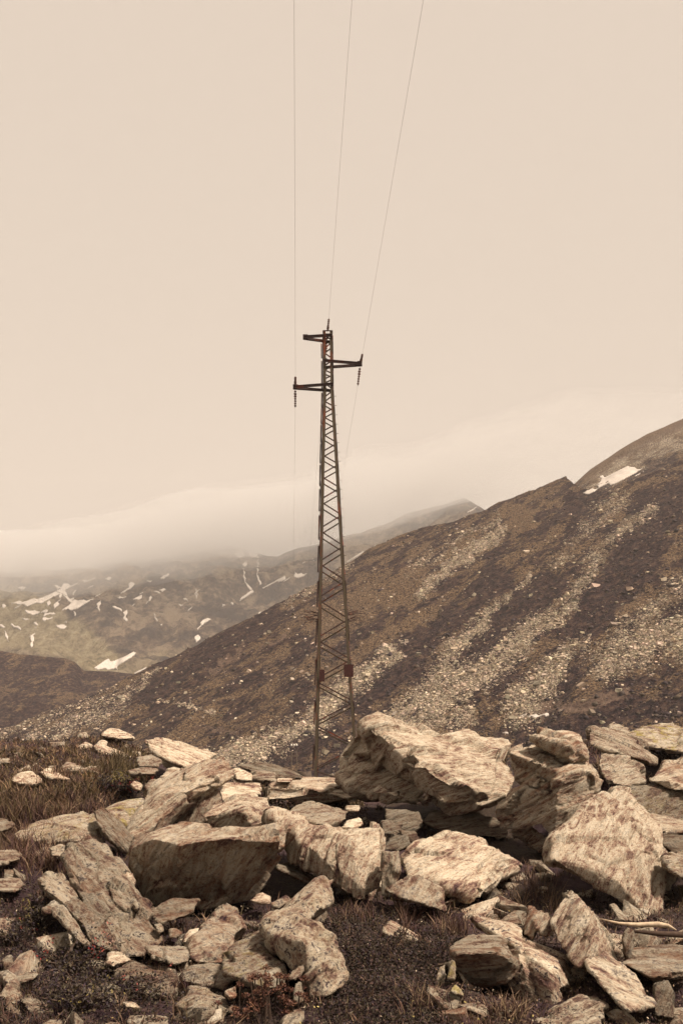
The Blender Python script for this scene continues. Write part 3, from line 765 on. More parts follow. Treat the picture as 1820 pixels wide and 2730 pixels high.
rock('rock', 'low brown rock fringed by dry grass, lower left', 4, 4.85, .35, 10, BROWN, [(740,680,.1),(860,640,.3),(1000,650,.35),(1140,670,.3),(1152,740,.1),(1100,802,0),(960,832,-.05),(830,792,0)])
rock('stone', 'bright jagged stone at the foot of the layered boulder', 4, 5.0, .2, 25, WHITE, [(708,592,.1),(790,588,.2),(852,636,.1),(740,682,0),(700,652,0)])
rock('rock', 'brown angular rock above the rounded speckled boulder', 4, 4.9, .3, 25, (0.54, .35, .8, 0), [(1178,762,.1),(1240,690,.25),(1390,633,.4),(1490,700,.3),(1545,708,.3),(1562,762,.15),(1480,812,0),(1300,802,0)])
rock('stone', 'bright white angular stone standing in the hollow', 4, 5.6, .15, 50, WHITE, [(1188,522,0),(1232,440,.1),(1302,424,.15),(1292,482,.05),(1210,525,0)])
rock('boulder', 'long tan boulder running diagonally beside the hollow', 4, 5.25, .35, 48, TAN, [(1240,560,.2),(1400,410,.55),(1390,340,.7),(1440,285,.85),(1545,300,.85),(1602,412,.7),(1540,480,.4),(1470,560,.2),(1450,652,.02),(1300,655,0),(1240,622,.05)])
rock('boulder', 'grey brown boulder with dots of yellow lichen, bottom centre', 5, 4.75, .4, 35, (0.56, .2, .9, .45), [(-10,592,.2),(20,520,.4),(150,450,.6),(225,408,.7),(250,540,.25),(360,590,.2),(422,662,.1),(412,732,0),(380,785,-.02),(250,792,-.05),(100,722,0),(0,692,.05)])
rock('boulder', 'tall bent boulder with pale spotted face reaching towards the hollow', 5, 4.75, .35, 55, (0.74, .15, .95, .12),
     [(258,430,.3),(300,370,.5),(450,240,.8),(590,130,1.0),(635,112,1.0),(665,150,1.0),(702,245,.9),(600,300,.65),(470,340,.4),(400,470,.2),(510,400,.3)],
     [(258,440,.3),(470,345,.4),(520,390,.4),(640,430,.35),(718,490,.3),(778,640,.2),(808,745,.1),(760,812,.03),(660,868,-.05),(552,885,-.05),(530,700,0),(520,520,0),(310,470,.2),(400,520,.12)])
rock('stone', 'narrow tan wedge standing left of the tall bent boulder', 5, 4.65, .12, 45, TAN, [(405,772,0),(430,722,.05),(516,650,.12),(522,690,.1),(490,752,0)])
rock('stone', 'small upright brown stone below the narrow tan wedge', 5, 4.55, .12, 80, BROWN, [(448,905,0),(458,790,.06),(490,775,.08),(522,902,0),(480,932,0)])
rock('rock', 'half-cut brown rock at the bottom edge under the tall bent boulder', 5, 4.35, .2, 40, TAN, [(358,1045,0),(390,990,.1),(525,918,.2),(495,1000,.05),(470,1085,-.02),(380,1100,0)])
rock('stone', 'reddish pale stone right of the rounded speckled boulder', 4, 4.6, .12, 20, (0.95, .5, .4, 0), [(1468,852,0),(1540,808,.1),(1545,880,.02),(1500,894,0)])
rock('stone', 'small bright stone in the dark gap under the overhang', 5, 6.4, .15, 10, WHITE, [(160,245,0),(240,195,.1),(302,232,.08),(292,268,0),(200,265,0)])
rock('stone', 'rough brown stone right of the small bright stone in the gap', 5, 6.2, .18, 25, TAN, [(300,268,0),(400,213,.1),(435,240,.1),(355,302,0),(312,295,0)])
rock('rock', 'pale striped wedge alone on the moss, bottom centre right', 5, 5.85, .15, -35, CREAM, [(1043,445,.05),(1050,390,.12),(1085,368,.15),(1200,430,.1),(1330,512,.05),(1260,505,0),(1190,525,-.02),(1150,495,0)])
rock('rock_slab', 'brown slab tucked beneath the bright cream boulder', 5, 7.2, .25, -28, BROWN, [(325,20,.1),(430,-5,.25),(600,105,.1),(545,142,0),(345,45,0)])
rock('rock', 'squared block with bright top and dark front, right foreground', 6, 4.8, .3, 5, (0.64, .8, .4, 0), [(38,577,.2),(60,530,.42),(300,478,.6),(365,488,.55),(512,655,.25),(430,632,-.05),(80,602,0),(330,588,-.06),(385,600,-.06),(92,685,.12),(205,822,.25),(372,797,.2)])
rock('boulder', 'white speckled crusty boulder behind the squared block', 6, 4.95, .3, -40, SPECK,
     [(148,345,.7),(190,332,.75),(290,352,.7),(450,460,.5),(600,520,.4),(560,600,.2),(400,490,.5),(250,420,.6)],
     [(430,470,.5),(600,515,.42),(780,590,.38),(822,640,.32),(818,800,.2),(752,938,.02),(720,932,0),(600,872,.05),(418,752,.2),(500,640,.25),(690,720,-.02),(560,600,.15)])
rock('rock', 'sharply pointed pale rock standing like a blade, right foreground', 6, 5.0, .2, 62, (1.0, .2, .7, 0), [(805,148,.5),(850,190,.55),(1000,370,.5),(1112,540,.4),(1132,645,.35),(1042,597,0),(985,430,.1),(940,622,0),(880,697,0),(740,502,.2),(713,390,.3),(760,285,.4)])
rock('rock_slab', 'long grey plank of rock sliding down from the pointed rock', 6, 4.5, .14, -46, (0.82, .05, .75, 0), [(928,642,.45),(1042,590,.55),(1100,640,.5),(1250,733,.35),(1292,802,.25),(1382,932,.05),(1290,942,0),(1200,962,-.05),(1160,932,-.02),(1050,832,.15),(940,702,.38)])
rock('boulder', 'pale rough boulder at the bottom edge right of the dry grass tussock', 6, 4.3, .35, 30, (0.72, .1, .85, 0), [(590,1005,.1),(720,960,.25),(880,910,.35),(932,843,.5),(1010,850,.5),(1072,912,.3),(1025,985,.05),(1020,1085,-.05),(700,1090,-.05)])
rock('stone', 'low tan stone in the grass below the squared block', 6, 4.35, .15, -20, TAN, [(98,918,.05),(220,888,.15),(302,962,.05),(290,1005,0),(200,955,0)])
rock('rock', 'forked reddish rock in dry grass left of the pointed rock', 6, 5.35, .15, 55, (0.72, .6, .5, 0), [(518,445,.05),(560,260,.15),(577,248,.18),(605,400,.02),(592,492,0)], [(562,262,.15),(640,290,.15),(722,350,.1),(717,455,0),(660,462,-.02),(600,400,0)])
rock('boulder', 'low orange-brown boulder with a pale vein at the right edge', 6, 5.0, .35, 5, (0.56, .8, .6, 0), [(1160,652,.1),(1270,600,.25),(1300,560,.35),(1380,543,.4),(1500,540,.4),(1640,560,.4),(1640,722,.05),(1480,757,0),(1370,757,-.03),(1290,712,0)])
rock('rock', 'curled brown rock standing upright left of the orange-brown boulder', 6, 5.2, .12, 75, BROWN, [(1168,505,.02),(1200,420,.08),(1242,440,.08),(1245,592,0),(1222,645,0),(1190,612,0)])
rock('stone', 'slim tan rock splinter lying below the big cream boulder', 6, 6.2, .1, -45, TAN, [(1080,272,.1),(1112,258,.1),(1212,385,0),(1150,372,0)])
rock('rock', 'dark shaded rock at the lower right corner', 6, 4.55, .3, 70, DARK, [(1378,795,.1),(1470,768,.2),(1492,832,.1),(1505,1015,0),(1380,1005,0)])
rock('stone', 'thin upright finger of stone with lichen beside the squared block', 6, 4.6, .07, 80, (0.7, .1, .6, .8), [(28,765,0),(58,635,.04),(82,650,.03),(78,772,0)])
rock('stone', 'broader upright lichen-tipped stone in the moss, left of the stone finger', 5, 4.7, .08, 80, (0.74, .1, .6, .8), [(1368,785,0),(1400,672,.04),(1435,650,.04),(1432,792,0)])
rock('stone', 'lichen-dotted stump of stone below the stone finger', 5, 4.45, .1, 60, (0.74, .1, .6, .9), [(1462,845,0),(1500,790,.04),(1540,830,.04),(1560,875,0),(1500,860,0)])
rock('stone', 'brown gnarled stone behind the crusty white boulder', 6, 5.7, .15, 15, TAN, [(380,375,0),(455,318,.1),(480,345,.1),(500,400,0),(410,410,0)])
rock('rock_slab', 'tilted grey-brown slab on the right crest under the lichened rock', 3, 9.8, .4, -20, (0.70, .2, .85, 0), [(948,165,.3),(1000,152,.4),(1180,195,.65),(1290,250,.65),(1398,340,.3),(1392,388,.2),(1230,332,0),(1050,292,0),(953,250,.1)])
rock('rock', 'light grey rock face between the cap boulder and the right crest slab', 3, 9.3, .4, 30, (0.84, 0, .85, 0), [(1040,303,.55),(1200,350,.5),(1300,405,.35),(1322,502,0),(1190,532,-.1),(1060,502,0),(1008,390,.3)])
rock('boulder', 'flat boulder with large yellow lichen patches on the right crest', 3, 10.8, .5, 15, (0.72, 0, .8, 1.0), [(1178,195,.1),(1290,130,.6),(1430,93,.9),(1520,95,.9),(1545,150,.6),(1640,215,.4),(1640,300,.1),(1400,262,-.1),(1270,252,0)])
rock('rock', 'small rounded rock on the skyline of the right crest', 3, 12.2, .4, 30, (0.62, .1, .8, .2), [(1050,162,0),(1100,108,.3),(1150,115,.3),(1225,150,.2),(1200,192,0),(1080,178,0)])
rock('rock', 'orange-tinged block at the right edge above the dark speckled rock', 3, 8.7, .4, 25, (0.86, .55, .5, 0), [(1348,492,.1),(1410,400,.4),(1432,363,.5),(1568,365,.55),(1660,380,.55),(1660,560,0),(1490,562,-.05),(1480,490,-.05)])
rock('boulder', 'dark speckled mossy rock right of the big cream boulder', 3, 8.5, .5, 30, (0.5, .1, 1.0, .3), [(1210,522,.3),(1350,500,.3),(1480,495,.3),(1620,580,.25),(1660,745,0),(1400,725,-.05),(1250,652,0)])
rock('rock_slab', 'layered pale slab at the right edge beside the big cream boulder', 3, 7.7, .4, 0, (0.85, .2, .7, 0), [(1338,725,.3),(1420,728,.4),(1568,748,.45),(1680,760,.4),(1680,835,0),(1425,832,0),(1400,785,.05)])
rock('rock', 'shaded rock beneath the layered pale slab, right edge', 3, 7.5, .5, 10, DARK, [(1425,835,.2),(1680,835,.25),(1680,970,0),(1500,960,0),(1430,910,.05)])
rock('rock', 'tan rock at the right edge below the shaded rock', 3, 6.9, .4, 15, (0.76, .1, .8, .2), [(1440,1002,.1),(1500,968,.3),(1680,1000,.3),(1680,1160,0),(1560,1135,0),(1480,1082,0)])
rock('rock', 'bright humped rock on the skyline of the left meadow', 1, 15.2, .5, 15, WHITE, [(648,182,.0),(720,141,.5),(790,160,.5),(882,212,.2),(800,212,0),(700,200,0)])
rock('rock', 'rounded pale rock in the left meadow below the skyline rock', 1, 13.6, .4, 20, CREAM, [(486,285,0),(560,227,.4),(603,258,.3),(570,302,0),(500,308,0)])
rock('rock', 'two-humped pale rock sloping down through the left meadow grass', 1, 12.9, .4, -25, CREAM, [(615,255,.1),(670,233,.4),(722,270,.3),(862,330,.1),(790,350,0),(700,342,-.05),(640,295,0)])
rock('rock', 'long arched rock with dark shadow under it, left meadow', 1, 11.4, .3, 5, (0.80, .4, .6, 0), [(375,428,.1),(440,370,.3),(510,388,.3),(545,412,.1),(470,425,-.05),(540,440,.1)], [(530,410,.1),(600,388,.3),(652,400,.3),(685,445,.1),(600,432,-.02)])
rock('rock_slab', 'bright flat sliver of slab pointing right, left meadow', 1, 10.6, .2, -18, WHITE, [(258,428,.1),(330,413,.35),(465,475,.1),(380,478,0),(320,470,0)])
rock('rock', 'knobbly bright rock at the far left of the meadow', 1, 10.3, .35, 25, WHITE, [(68,485,0),(140,435,.3),(200,430,.3),(268,482,.1),(230,513,0),(140,505,-.03)])
rock('stone', 'round bright stone beside the red flowers', 1, 9.3, .2, 30, WHITE, [(850,515,0),(880,494,.1),(932,520,.08),(922,562,0),(870,548,0)])
rock('stone', 'grey flat stone cut by the left edge in the meadow', 1, 12.2, .3, 5, TAN, [(-60,350,.2),(65,343,.2),(62,372,0),(-60,385,0)])
rock('stone', 'low pale stone far up the left meadow', 1, 14.3, .35, 15, TAN, [(325,245,.1),(430,233,.3),(425,262,0),(350,278,0)])
rock('rock', 'brown rock cut by the left edge beside the tall grass', 1, 8.0, .3, 20, BROWN, [(-60,735,.2),(40,738,.2),(95,770,.1),(60,802,0),(-60,835,0)])
rock('rock_slab', 'pale slab cut by the left edge under the dry grass', 1, 7.0, .3, 10, TAN, [(-60,955,.25),(90,935,.35),(142,958,.25),(125,995,.1),(60,1020,0),(-60,1050,0)])
rock('stone', 'brown stone among dry grass left of the layered boulder', 1, 7.0, .2, 20, TAN, [(328,925,.1),(400,898,.2),(443,940,.1),(410,985,0),(340,975,0)])
rock('stone', 'flat pale stone at the left edge above the dark shrubs', 4, 6.3, .25, 10, TAN, [(-40,110,.2),(125,92,.25),(163,128,.15),(150,160,.05),(100,185,0),(-40,170,0)])
rock('rock', 'tan pair of lumps cut by the left edge among the dark shrubs', 4, 5.6, .2, 35, TAN, [(-40,355,.1),(50,338,.2),(85,420,.1),(82,492,0),(20,475,0),(-40,430,0)])
rock('stone', 'dark upright slab near the left edge in the shrubs', 4, 4.9, .12, 70, BROWN, [(8,625,0),(70,598,.1),(122,702,0),(50,725,0)])
rock('rock', 'pale low rock with ragged top among shrubs, lower left', 4, 4.7, .2, 10, TAN, [(28,742,.05),(140,703,.15),(255,710,.15),(242,742,0),(100,785,-.02),(50,785,0)])
rock('stone', 'grey pitted stone near the lower left corner', 4, 4.4, .2, 30, GREY, [(128,865,.05),(200,848,.15),(333,910,.1),(322,962,0),(240,1005,0),(180,945,0)])
rock('rock_slab', 'flat brown rock cut by the bottom edge, lower left', 4, 4.2, .3, 5, TAN, [(838,972,.2),(1000,973,.3),(1103,990,.25),(1093,1080,0),(850,1080,0)])
rock('stone', 'small pale stone slanting above the flat brown rock', 4, 4.35, .1, -20, CREAM, [(798,912,.03),(870,913,.08),(915,950,.02),(830,945,0)])
rock('stone', 'dark pointed stone near the left edge bottom', 4, 4.4, .12, -50, BROWN, [(18,902,.05),(70,888,.1),(133,982,0),(60,975,0)])
rock('stone', 'tan stone cut by the bottom edge in the dark shrubs', 4, 4.15, .15, 20, TAN, [(278,1055,0),(330,1010,.1),(402,1018,.1),(415,1080,0),(290,1090,0)])
rock('stone', 'small grey shard alone in the dark shrubs, lower left', 4, 4.6, .06, -50, TAN, [(548,832,.02),(590,808,.05),(625,872,0),(602,884,0)])
rock('stone', 'speckled light stone wedged left of the large dark boulder', 4, 6.4, .15, 60, SPECK, [(798,55,.05),(850,46,.1),(878,110,.05),(862,180,0),(812,95,0)])
rock('stone', 'grey chipped stone below the thin brown slab', 4, 5.7, .1, -30, TAN, [(1008,405,.04),(1050,403,.06),(1073,452,0),(1032,464,0)])
rock('stone', 'rusty brown stone next to the bright white angular stone', 4, 5.7, .12, 30, (0.62, .6, .5, 0), [(1108,432,.04),(1160,428,.08),(1192,462,.03),(1150,492,0),(1108,492,0)])
rock('rock', 'dim rock in deep shade directly under the largest boulder', 2, 9.0, .3, 20, SHADED, [(1018,755,.1),(1155,758,.15),(1140,842,0),(1028,845,0)])
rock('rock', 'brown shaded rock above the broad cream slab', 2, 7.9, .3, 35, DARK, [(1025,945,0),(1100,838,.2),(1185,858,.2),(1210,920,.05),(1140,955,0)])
rock('rock', 'shade-darkened rock filling the hollow right of centre under the largest boulder', 2, 9.9, .3, 10, SHADED, [(1290,770,.05),(1330,700,.2),(1560,690,.2),(1850,760,.2),(1840,870,0),(1440,830,0)])
rock('rock', 'shade-darkened rock wedged at the left under the largest boulder', 2, 9.6, .3, 20, SHADED, [(1040,680,.1),(1250,690,.1),(1300,760,0),(1200,880,-.05),(1060,790,0)])
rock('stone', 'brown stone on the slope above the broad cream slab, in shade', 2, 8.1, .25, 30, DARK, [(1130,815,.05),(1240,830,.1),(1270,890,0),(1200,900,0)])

def foliation(theta):
    t = math.radians(theta)
    n = Vector((-math.sin(t), 0.38, math.cos(t))).normalized()
    a = Vector((math.cos(t), 0.0, math.sin(t)))
    a = (a - n * a.dot(n)).normalized()
    b = n.cross(a)
    return np.array([a, b, n], dtype=np.float64)     # rows: along, across, normal

def hull_mesh(pts3, seed, jit):
    r = random.Random(seed)
    bm = bmesh.new()
    for p in pts3:
        bm.verts.new(p)
        for _ in range(2):
            bm.verts.new(p + Vector((r.uniform(-1, 1), r.uniform(-1, 1), r.uniform(-1, 1))) * jit)
    res = bmesh.ops.convex_hull(bm, input=list(bm.verts))
    junk = [g for g in res['geom_interior'] if isinstance(g, bmesh.types.BMVert)] + [g for g in res['geom_unused'] if isinstance(g, bmesh.types.BMVert)]
    bmesh.ops.delete(bm, geom=list(set(junk)), context='VERTS')
    loose = [v for v in bm.verts if not v.link_faces]
    bmesh.ops.delete(bm, geom=loose, context='VERTS')
    bmesh.ops.recalc_face_normals(bm, faces=list(bm.faces))
    return bm

def cells(q, S, K, r, stretch, amp, tilt, crack, cw):
    """fracture facets: random cells, each with its own offset and tilt, with open joints on some borders"""
    lo, hi = q.min(0), q.max(0)
    sc_ = 1.0 / np.array(stretch)
    c = lo + r.random((K, 3)) * (hi - lo)
    D = np.empty((K, len(q)), np.float32)
    wq = q * sc_; wc = c * sc_
    for k in range(K):
        D[k] = np.sqrt(((wq - wc[k]) ** 2).sum(1))
    i1 = np.argmin(D, 0); d1 = D[i1, np.arange(len(q))]
    D[i1, np.arange(len(q))] = 1e9
    d2 = D.min(0)
    h = r.uniform(-1, 1, K); g = r.normal(size=(K, 3)); op = (r.random(K) < 0.55)
    e = amp * h[i1] + tilt * (g[i1] * (q - c[i1])).sum(1)
    gap = np.clip(1 - (d2 - d1) / cw, 0, 1)
    return e - crack * gap * op[i1]

def shape_rock(co, no, R, S, seed, kf=1.0):
    r = np.random.default_rng(seed * 17 + 3)
    off = np.array([seed * 3.71 % 50, seed * 7.13 % 50, seed * 1.93 % 50])
    # flat fracture cuts across corners and edges
    co = co.copy()
    for k in range(5):
        u = r.normal(size=3); u /= np.linalg.norm(u)
        h = co @ u; top = h.max()
        ex = np.clip(h - (top - r.uniform(0.006, 0.032) * S), 0, None)
        co -= ex[:, None] * u[None]
    q0 = (co @ R.T)
    q = q0 + off
    warp = 0.05 * S * np.stack([fbm(q / S * 3 + 5, 3), fbm(q / S * 3 + 15, 3), fbm(q / S * 3 + 25, 3)], -1)
    qw = q0 + warp
    d = 0.008 * S * fbm(q / S * 2.4, 3)
    d = d + cells(qw, S, 10, r, (1.5, 1.2, 0.75), 0.016 * S, 0.070, 0.026 * S, 0.016 * S)
    d = d + cells(qw, S, 60, r, (1.8, 1.2, 0.55), 0.0075 * S, 0.060, 0.006 * S, 0.012 * S)
    side = np.clip(1.25 * (1 - (no @ R[2]) ** 2), 0, 1)        # edges of the layers, not their flat faces
    w = q[:, 2] + 0.025 * S * fbm(q * np.array([2.2, 2.2, 1.0]) / S, 3)
    brk = np.clip(0.35 + 1.6 * perlin(q / S * np.array([4.0, 4.0, 2.0]) + 9), 0, 1.4)
    hsh = lambda i, k: (np.abs(np.sin(i * 12.9898 + k * 78.233 + seed) * 43758.5453) % 1.0) * 2 - 1
    for per, am, k in ((0.24 * S, 0.026 * S, 1), (0.10 * S, 0.013 * S, 2), (0.040 * S, 0.006 * S, 3)):
        i = np.floor(w / per + seed * .37); f = w / per + seed * .37 - i
        h = hsh(i, k) + (hsh(i + 1, k) - hsh(i, k)) * sstep(0.90, 1.0, f)
        d = d + am * h * side * (0.5 + 0.5 * brk if k == 1 else brk)
    d = d + 0.0055 * S * (0.5 - np.abs(fbm(q / S * np.array([6.0, 7.0, 14.0]), 4, 0.6))) + 0.0060 * kf * fbm(q * np.array([18.0, 20.0, 44.0]), 3, 0.7)
    new = co + no * d[:, None]
    return new, new @ R.T + off

def build_rocks():
    temps = []
    for k, (name, label, crop, d0, back, theta, look, hulls, cat) in enumerate(ROCKS):
        ox, oy = CR[crop]
        me = bpy.data.meshes.new('tmp')
        bmA = bmesh.new()
        allp = []
        for hi, pts in enumerate(hulls):
            p3 = [P(ox + x * KS, oy + y * KS, d0 + dd) for x, y, dd in pts]
            c = sum(p3, Vector()) / len(p3)
            ext = max((p - c).length for p in p3)
            bk = back if hi == 0 else min(back, ext * 0.9)
            far = [c + (p - c) * 0.90 + (p * 0.3 + c * 0.7) / c.y * bk for p in p3]     # the rock goes on behind, hidden by its own front
            b = hull_mesh(p3 + far, k * 31 + hi, ext * 0.008)
            tm = bpy.data.meshes.new('t'); b.to_mesh(tm); b.free()
            bmA.from_mesh(tm); bpy.data.meshes.remove(tm)
            allp += p3
        bmA.to_mesh(me); bmA.free()
        o = bpy.data.objects.new('tmp', me); COL.objects.link(o)
        md = o.modifiers.new('r', 'REMESH'); md.mode = 'VOXEL'
        xs = [p.x for p in allp]; zs = [p.z for p in allp]
        S = math.sqrt(max(0.05, (max(xs) - min(xs))) * max(0.05, (max(zs) - min(zs))))
        md.voxel_size = max(0.0055, 0.00155 * d0, S / 120)
        temps.append((o, S))
    dg = bpy.context.evaluated_depsgraph_get()
    dg.update()
    for k, ((name, label, crop, d0, back, theta, look, hulls, cat), (o, S)) in enumerate(zip(ROCKS, temps)):
        ev = o.evaluated_get(dg).to_mesh()
        n = len(ev.vertices)
        co = np.empty(n * 3, np.float32); ev.vertices.foreach_get('co', co); co = co.reshape(-1, 3).astype(np.float64)
        no = np.empty(n * 3, np.float32); ev.vertices.foreach_get('normal', no); no = no.reshape(-1, 3).astype(np.float64)
        f = np.empty(len(ev.polygons) * 4, np.int32); ev.polygons.foreach_get('vertices', f); f = f.reshape(-1, 4)
        o.evaluated_get(dg).to_mesh_clear()
        ctr = co.mean(0)
        R = foliation(theta)
        loc = co - ctr
        new, q = shape_rock(loc, no, R, S + 0.08, k + 1)
        zmin = int(np.argmin(new[:, 2]))
        base = np.array([ctr[0], ctr[1], ctr[2] + new[:, 2].min()])
        me = mesh_np(name, new + (ctr - base), f)
        gr = random.Random(k).uniform(.7, 1.6)
        add_attr(me, 'fol', q * gr, 'FLOAT_VECTOR')
        emb = any(wd in label for wd in ('meadow', 'grass', 'shrub', 'skyline', 'lower left', 'left edge', 'moss', 'bottom', 'yellow lichen', 'pale top'))
        hh = new[:, 2].max() - new[:, 2].min()
        if emb: base[2] -= 0.10 * hh
        FRINGE.append((base[0], base[1] + new[:, 1].min(), new[:, 0].max() - new[:, 0].min(), emb))
        ob = link(name, me, M['rock']); ob.location = base
        tag(ob, label, cat if cat in ('boulder', 'stone') else 'rock', 'boulder field of broken rocks')
        ob['iso'] = random.Random(k + 50).uniform(.45, .95) if crop in (1, 4, 5) else random.Random(k + 50).uniform(.05, .5)
        ob['tone'], ob['rust'], ob['speckle'], ob['lichen'] = [float(v) for v in look]
        dz = (base[2] + (0.45 * hh if emb else -0.05)) - float(ground_base(np.array([base[0]]), np.array([base[1]]))[0])
        _contacts.append((base[0], base[1], float(np.clip(dz, -0.6, 0.25 if emb else 0.06))))
    for o, S in temps:
        m = o.data; bpy.data.objects.remove(o); bpy.data.meshes.remove(m)
build_rocks()
ground_o = build_ground()

# --- loose rubble between the big rocks: single small stones, a few shapes shared
def small_shapes(n):
    out = []
    for k in range(n):
        r = random.Random(900 + k)
        pts = [Vector((r.gauss(0, 1), r.gauss(0, 1), r.gauss(0, 1))).normalized() for _ in range(9)]
        fl = r.uniform(.4, .8)
        pts = [Vector((p.x * r.uniform(.8, 1.1), p.y * .8, p.z * fl)) * 0.5 for p in pts]
        bm = hull_mesh(pts, k, 0.015)
        bmesh.ops.bevel(bm, geom=list(bm.edges), offset=0.008, segments=1, affect='EDGES')
        bmesh.ops.triangulate(bm, faces=list(bm.faces))
        bmesh.ops.subdivide_edges(bm, edges=[e for e in bm.edges if e.calc_length() > 0.12], cuts=2, use_grid_fill=True)
        me = bpy.data.meshes.new('loose_stone'); bm.to_mesh(me); bm.free()
        nv = len(me.vertices); co = np.empty(nv * 3, np.float32); me.vertices.foreach_get('co', co); co = co.reshape(-1, 3)
        no = np.empty(nv * 3, np.float32); me.vertices.foreach_get('normal', no); no = no.reshape(-1, 3)
        co = co + no * (0.035 * fbm(co * 4 + k * 9, 3))[:, None]
        me.vertices.foreach_set('co', co.astype(np.float32).ravel())
        add_attr(me, 'fol', (co @ foliation(r.uniform(-60, 60)).T) * 0.25 + k * 5, 'FLOAT_VECTOR')
        me.materials.append(M['rock']); me.update()
        out.append(me)
    return out
SHAPES = small_shapes(20)
_rd = np.geomspace(3.6, 20, 300)
def at_row(px, py):
    """ground point seen at a photo position"""
    u = (px - CX) / F
    z = ground_z(u * _rd, _rd)
    r = HY - F * z / _rd
    k = np.nonzero(r <= py)[0]
    d = _rd[k[0]] if len(k) else 20.0
    return u * d, d, float(np.interp(d, _rd, z))
STONE_ZONES = [((345, 1985, 470, 2040), 26, .10, .26), ((20, 1960, 340, 2080), 34, .08, .34), ((0, 2120, 90, 2290), 12, .07, .2), ((0, 2330, 300, 2760), 26, .06, .22),
               ((300, 2480, 640, 2760), 30, .06, .22), ((560, 2380, 760, 2560), 14, .05, .18), ((840, 2130, 1160, 2260), 20, .08, .26),
               ((1180, 2330, 1500, 2470), 16, .06, .2), ((1500, 2430, 1820, 2560), 22, .06, .22), ((1180, 2560, 1820, 2760), 34, .06, .24),
               ((850, 2450, 1180, 2760), 16, .03, .11), ((1500, 1960, 1820, 2060), 18, .12, .3), ((430, 2040, 640, 2090), 12, .10, .25), ((640, 2130, 900, 2180), 10, .06, .16),
               ((1650, 2180, 1820, 2420), 14, .08, .25), ((1180, 2390, 1400, 2460), 6, .16, .34), ((640, 2420, 900, 2480), 5, .14, .28), ((1420, 2300, 1560, 2400), 6, .16, .34),
               ((380, 2130, 560, 2200), 6, .18, .36), ((40, 2200, 260, 2300), 7, .14, .34), ((900, 2380, 1180, 2430), 6, .14, .3)]
ZLAB = ['heap below the wide bright slab', 'grass of the left meadow', 'left edge by the dry grass', 'dark shrubs at lower left', 'bottom edge left of centre', 'hollow under the large dark boulder', 'shaded gap under the largest boulder', 'dry grass left of the pointed rock', 'right edge near the dead wood', 'bottom right corner', 'moss at bottom centre', 'right crest', 'ledge behind the pale angular block', 'strip behind the bright cream boulder', 'right edge beside the big cream boulder', 'dry grass below the broad cream slab', 'dark gap below the bright cream boulder', 'dark gap left of the big cream boulder', 'gap around the brown propping block', 'dry grass left of the wide low boulder', 'shade under the upright brown post']
for ((x0, y0, x1, y1), n, s0, s1), zlab in zip(STONE_ZONES, ZLAB):
    for _ in range(n):
        px, py = random.uniform(x0, x1), random.uniform(y0, y1)
        x, y, z = at_row(px, py)
        o = link('loose_stone', random.choice(SHAPES))
        s = (s0 + (s1 - s0) * random.random() ** 1.4) * (1.35 if y0 > 2300 else 1.0)
        o.scale = (s * random.uniform(.8, 1.3), s, s * random.uniform(.7, 1.1))
        o.location = (x, y, z + s * 0.03)
        o.rotation_euler = (random.uniform(-.5, .5), random.uniform(-.5, .5), random.uniform(0, 6.28))
        o['tone'] = random.uniform(.35, .95); o['rust'] = random.uniform(0, .5); o['speckle'] = random.uniform(.4, .9); o['lichen'] = 0.0; o['iso'] = random.uniform(.2, .9)
        FRINGE.append((x, y - s * .45, s, True))
        tag(o, 'small loose broken stone at the ' + zlab, 'stone', 'loose stones, ' + zlab)

# --- rubble that goes on to both sides, outside the photograph
def rubble():
    V, Fq, A, nv = [], [], [], 0
    for k in range(150):
        x0, x1 = ((1960, 2380), (-520, -140))[k % 2]
        x, y, z = at_row(random.uniform(x0, x1), random.uniform(1990, 2760))
        me = SHAPES[k % len(SHAPES)]
        n = len(me.vertices); co = np.empty(n * 3, np.float32); me.vertices.foreach_get('co', co); co = co.reshape(-1, 3)
        fo = np.empty(n * 3, np.float32); me.attributes['fol'].data.foreach_get('vector', fo)
        s_ = min(.7, random.lognormvariate(-1.35, .5))
        R_ = np.array(Matrix.Rotation(random.uniform(0, 6.28), 3, 'Z') @ Matrix.Rotation(random.uniform(-.5, .5), 3, 'X'))
        V.append(co @ R_.T * s_ + np.array([x, y, z + .04 * s_])); A.append(fo.reshape(-1, 3) * (s_ * 4))
        me.calc_loop_triangles()
        t = np.empty(len(me.loop_triangles) * 3, np.int32); me.loop_triangles.foreach_get('vertices', t)
        Fq.append(t.reshape(-1, 3) + nv); nv += n
    me = mesh_np('rubble', np.concatenate(V), np.concatenate(Fq), False)
    add_attr(me, 'fol', np.concatenate(A), 'FLOAT_VECTOR')
    o = link('rubble', me, M['rock']); o['tone'] = .8; o['rust'] = .25; o['speckle'] = .7; o['lichen'] = 0.0; o['iso'] = .5
    tag(o, 'broken rubble carrying the boulder field on to both sides', 'rubble', kind='stuff')
rubble()
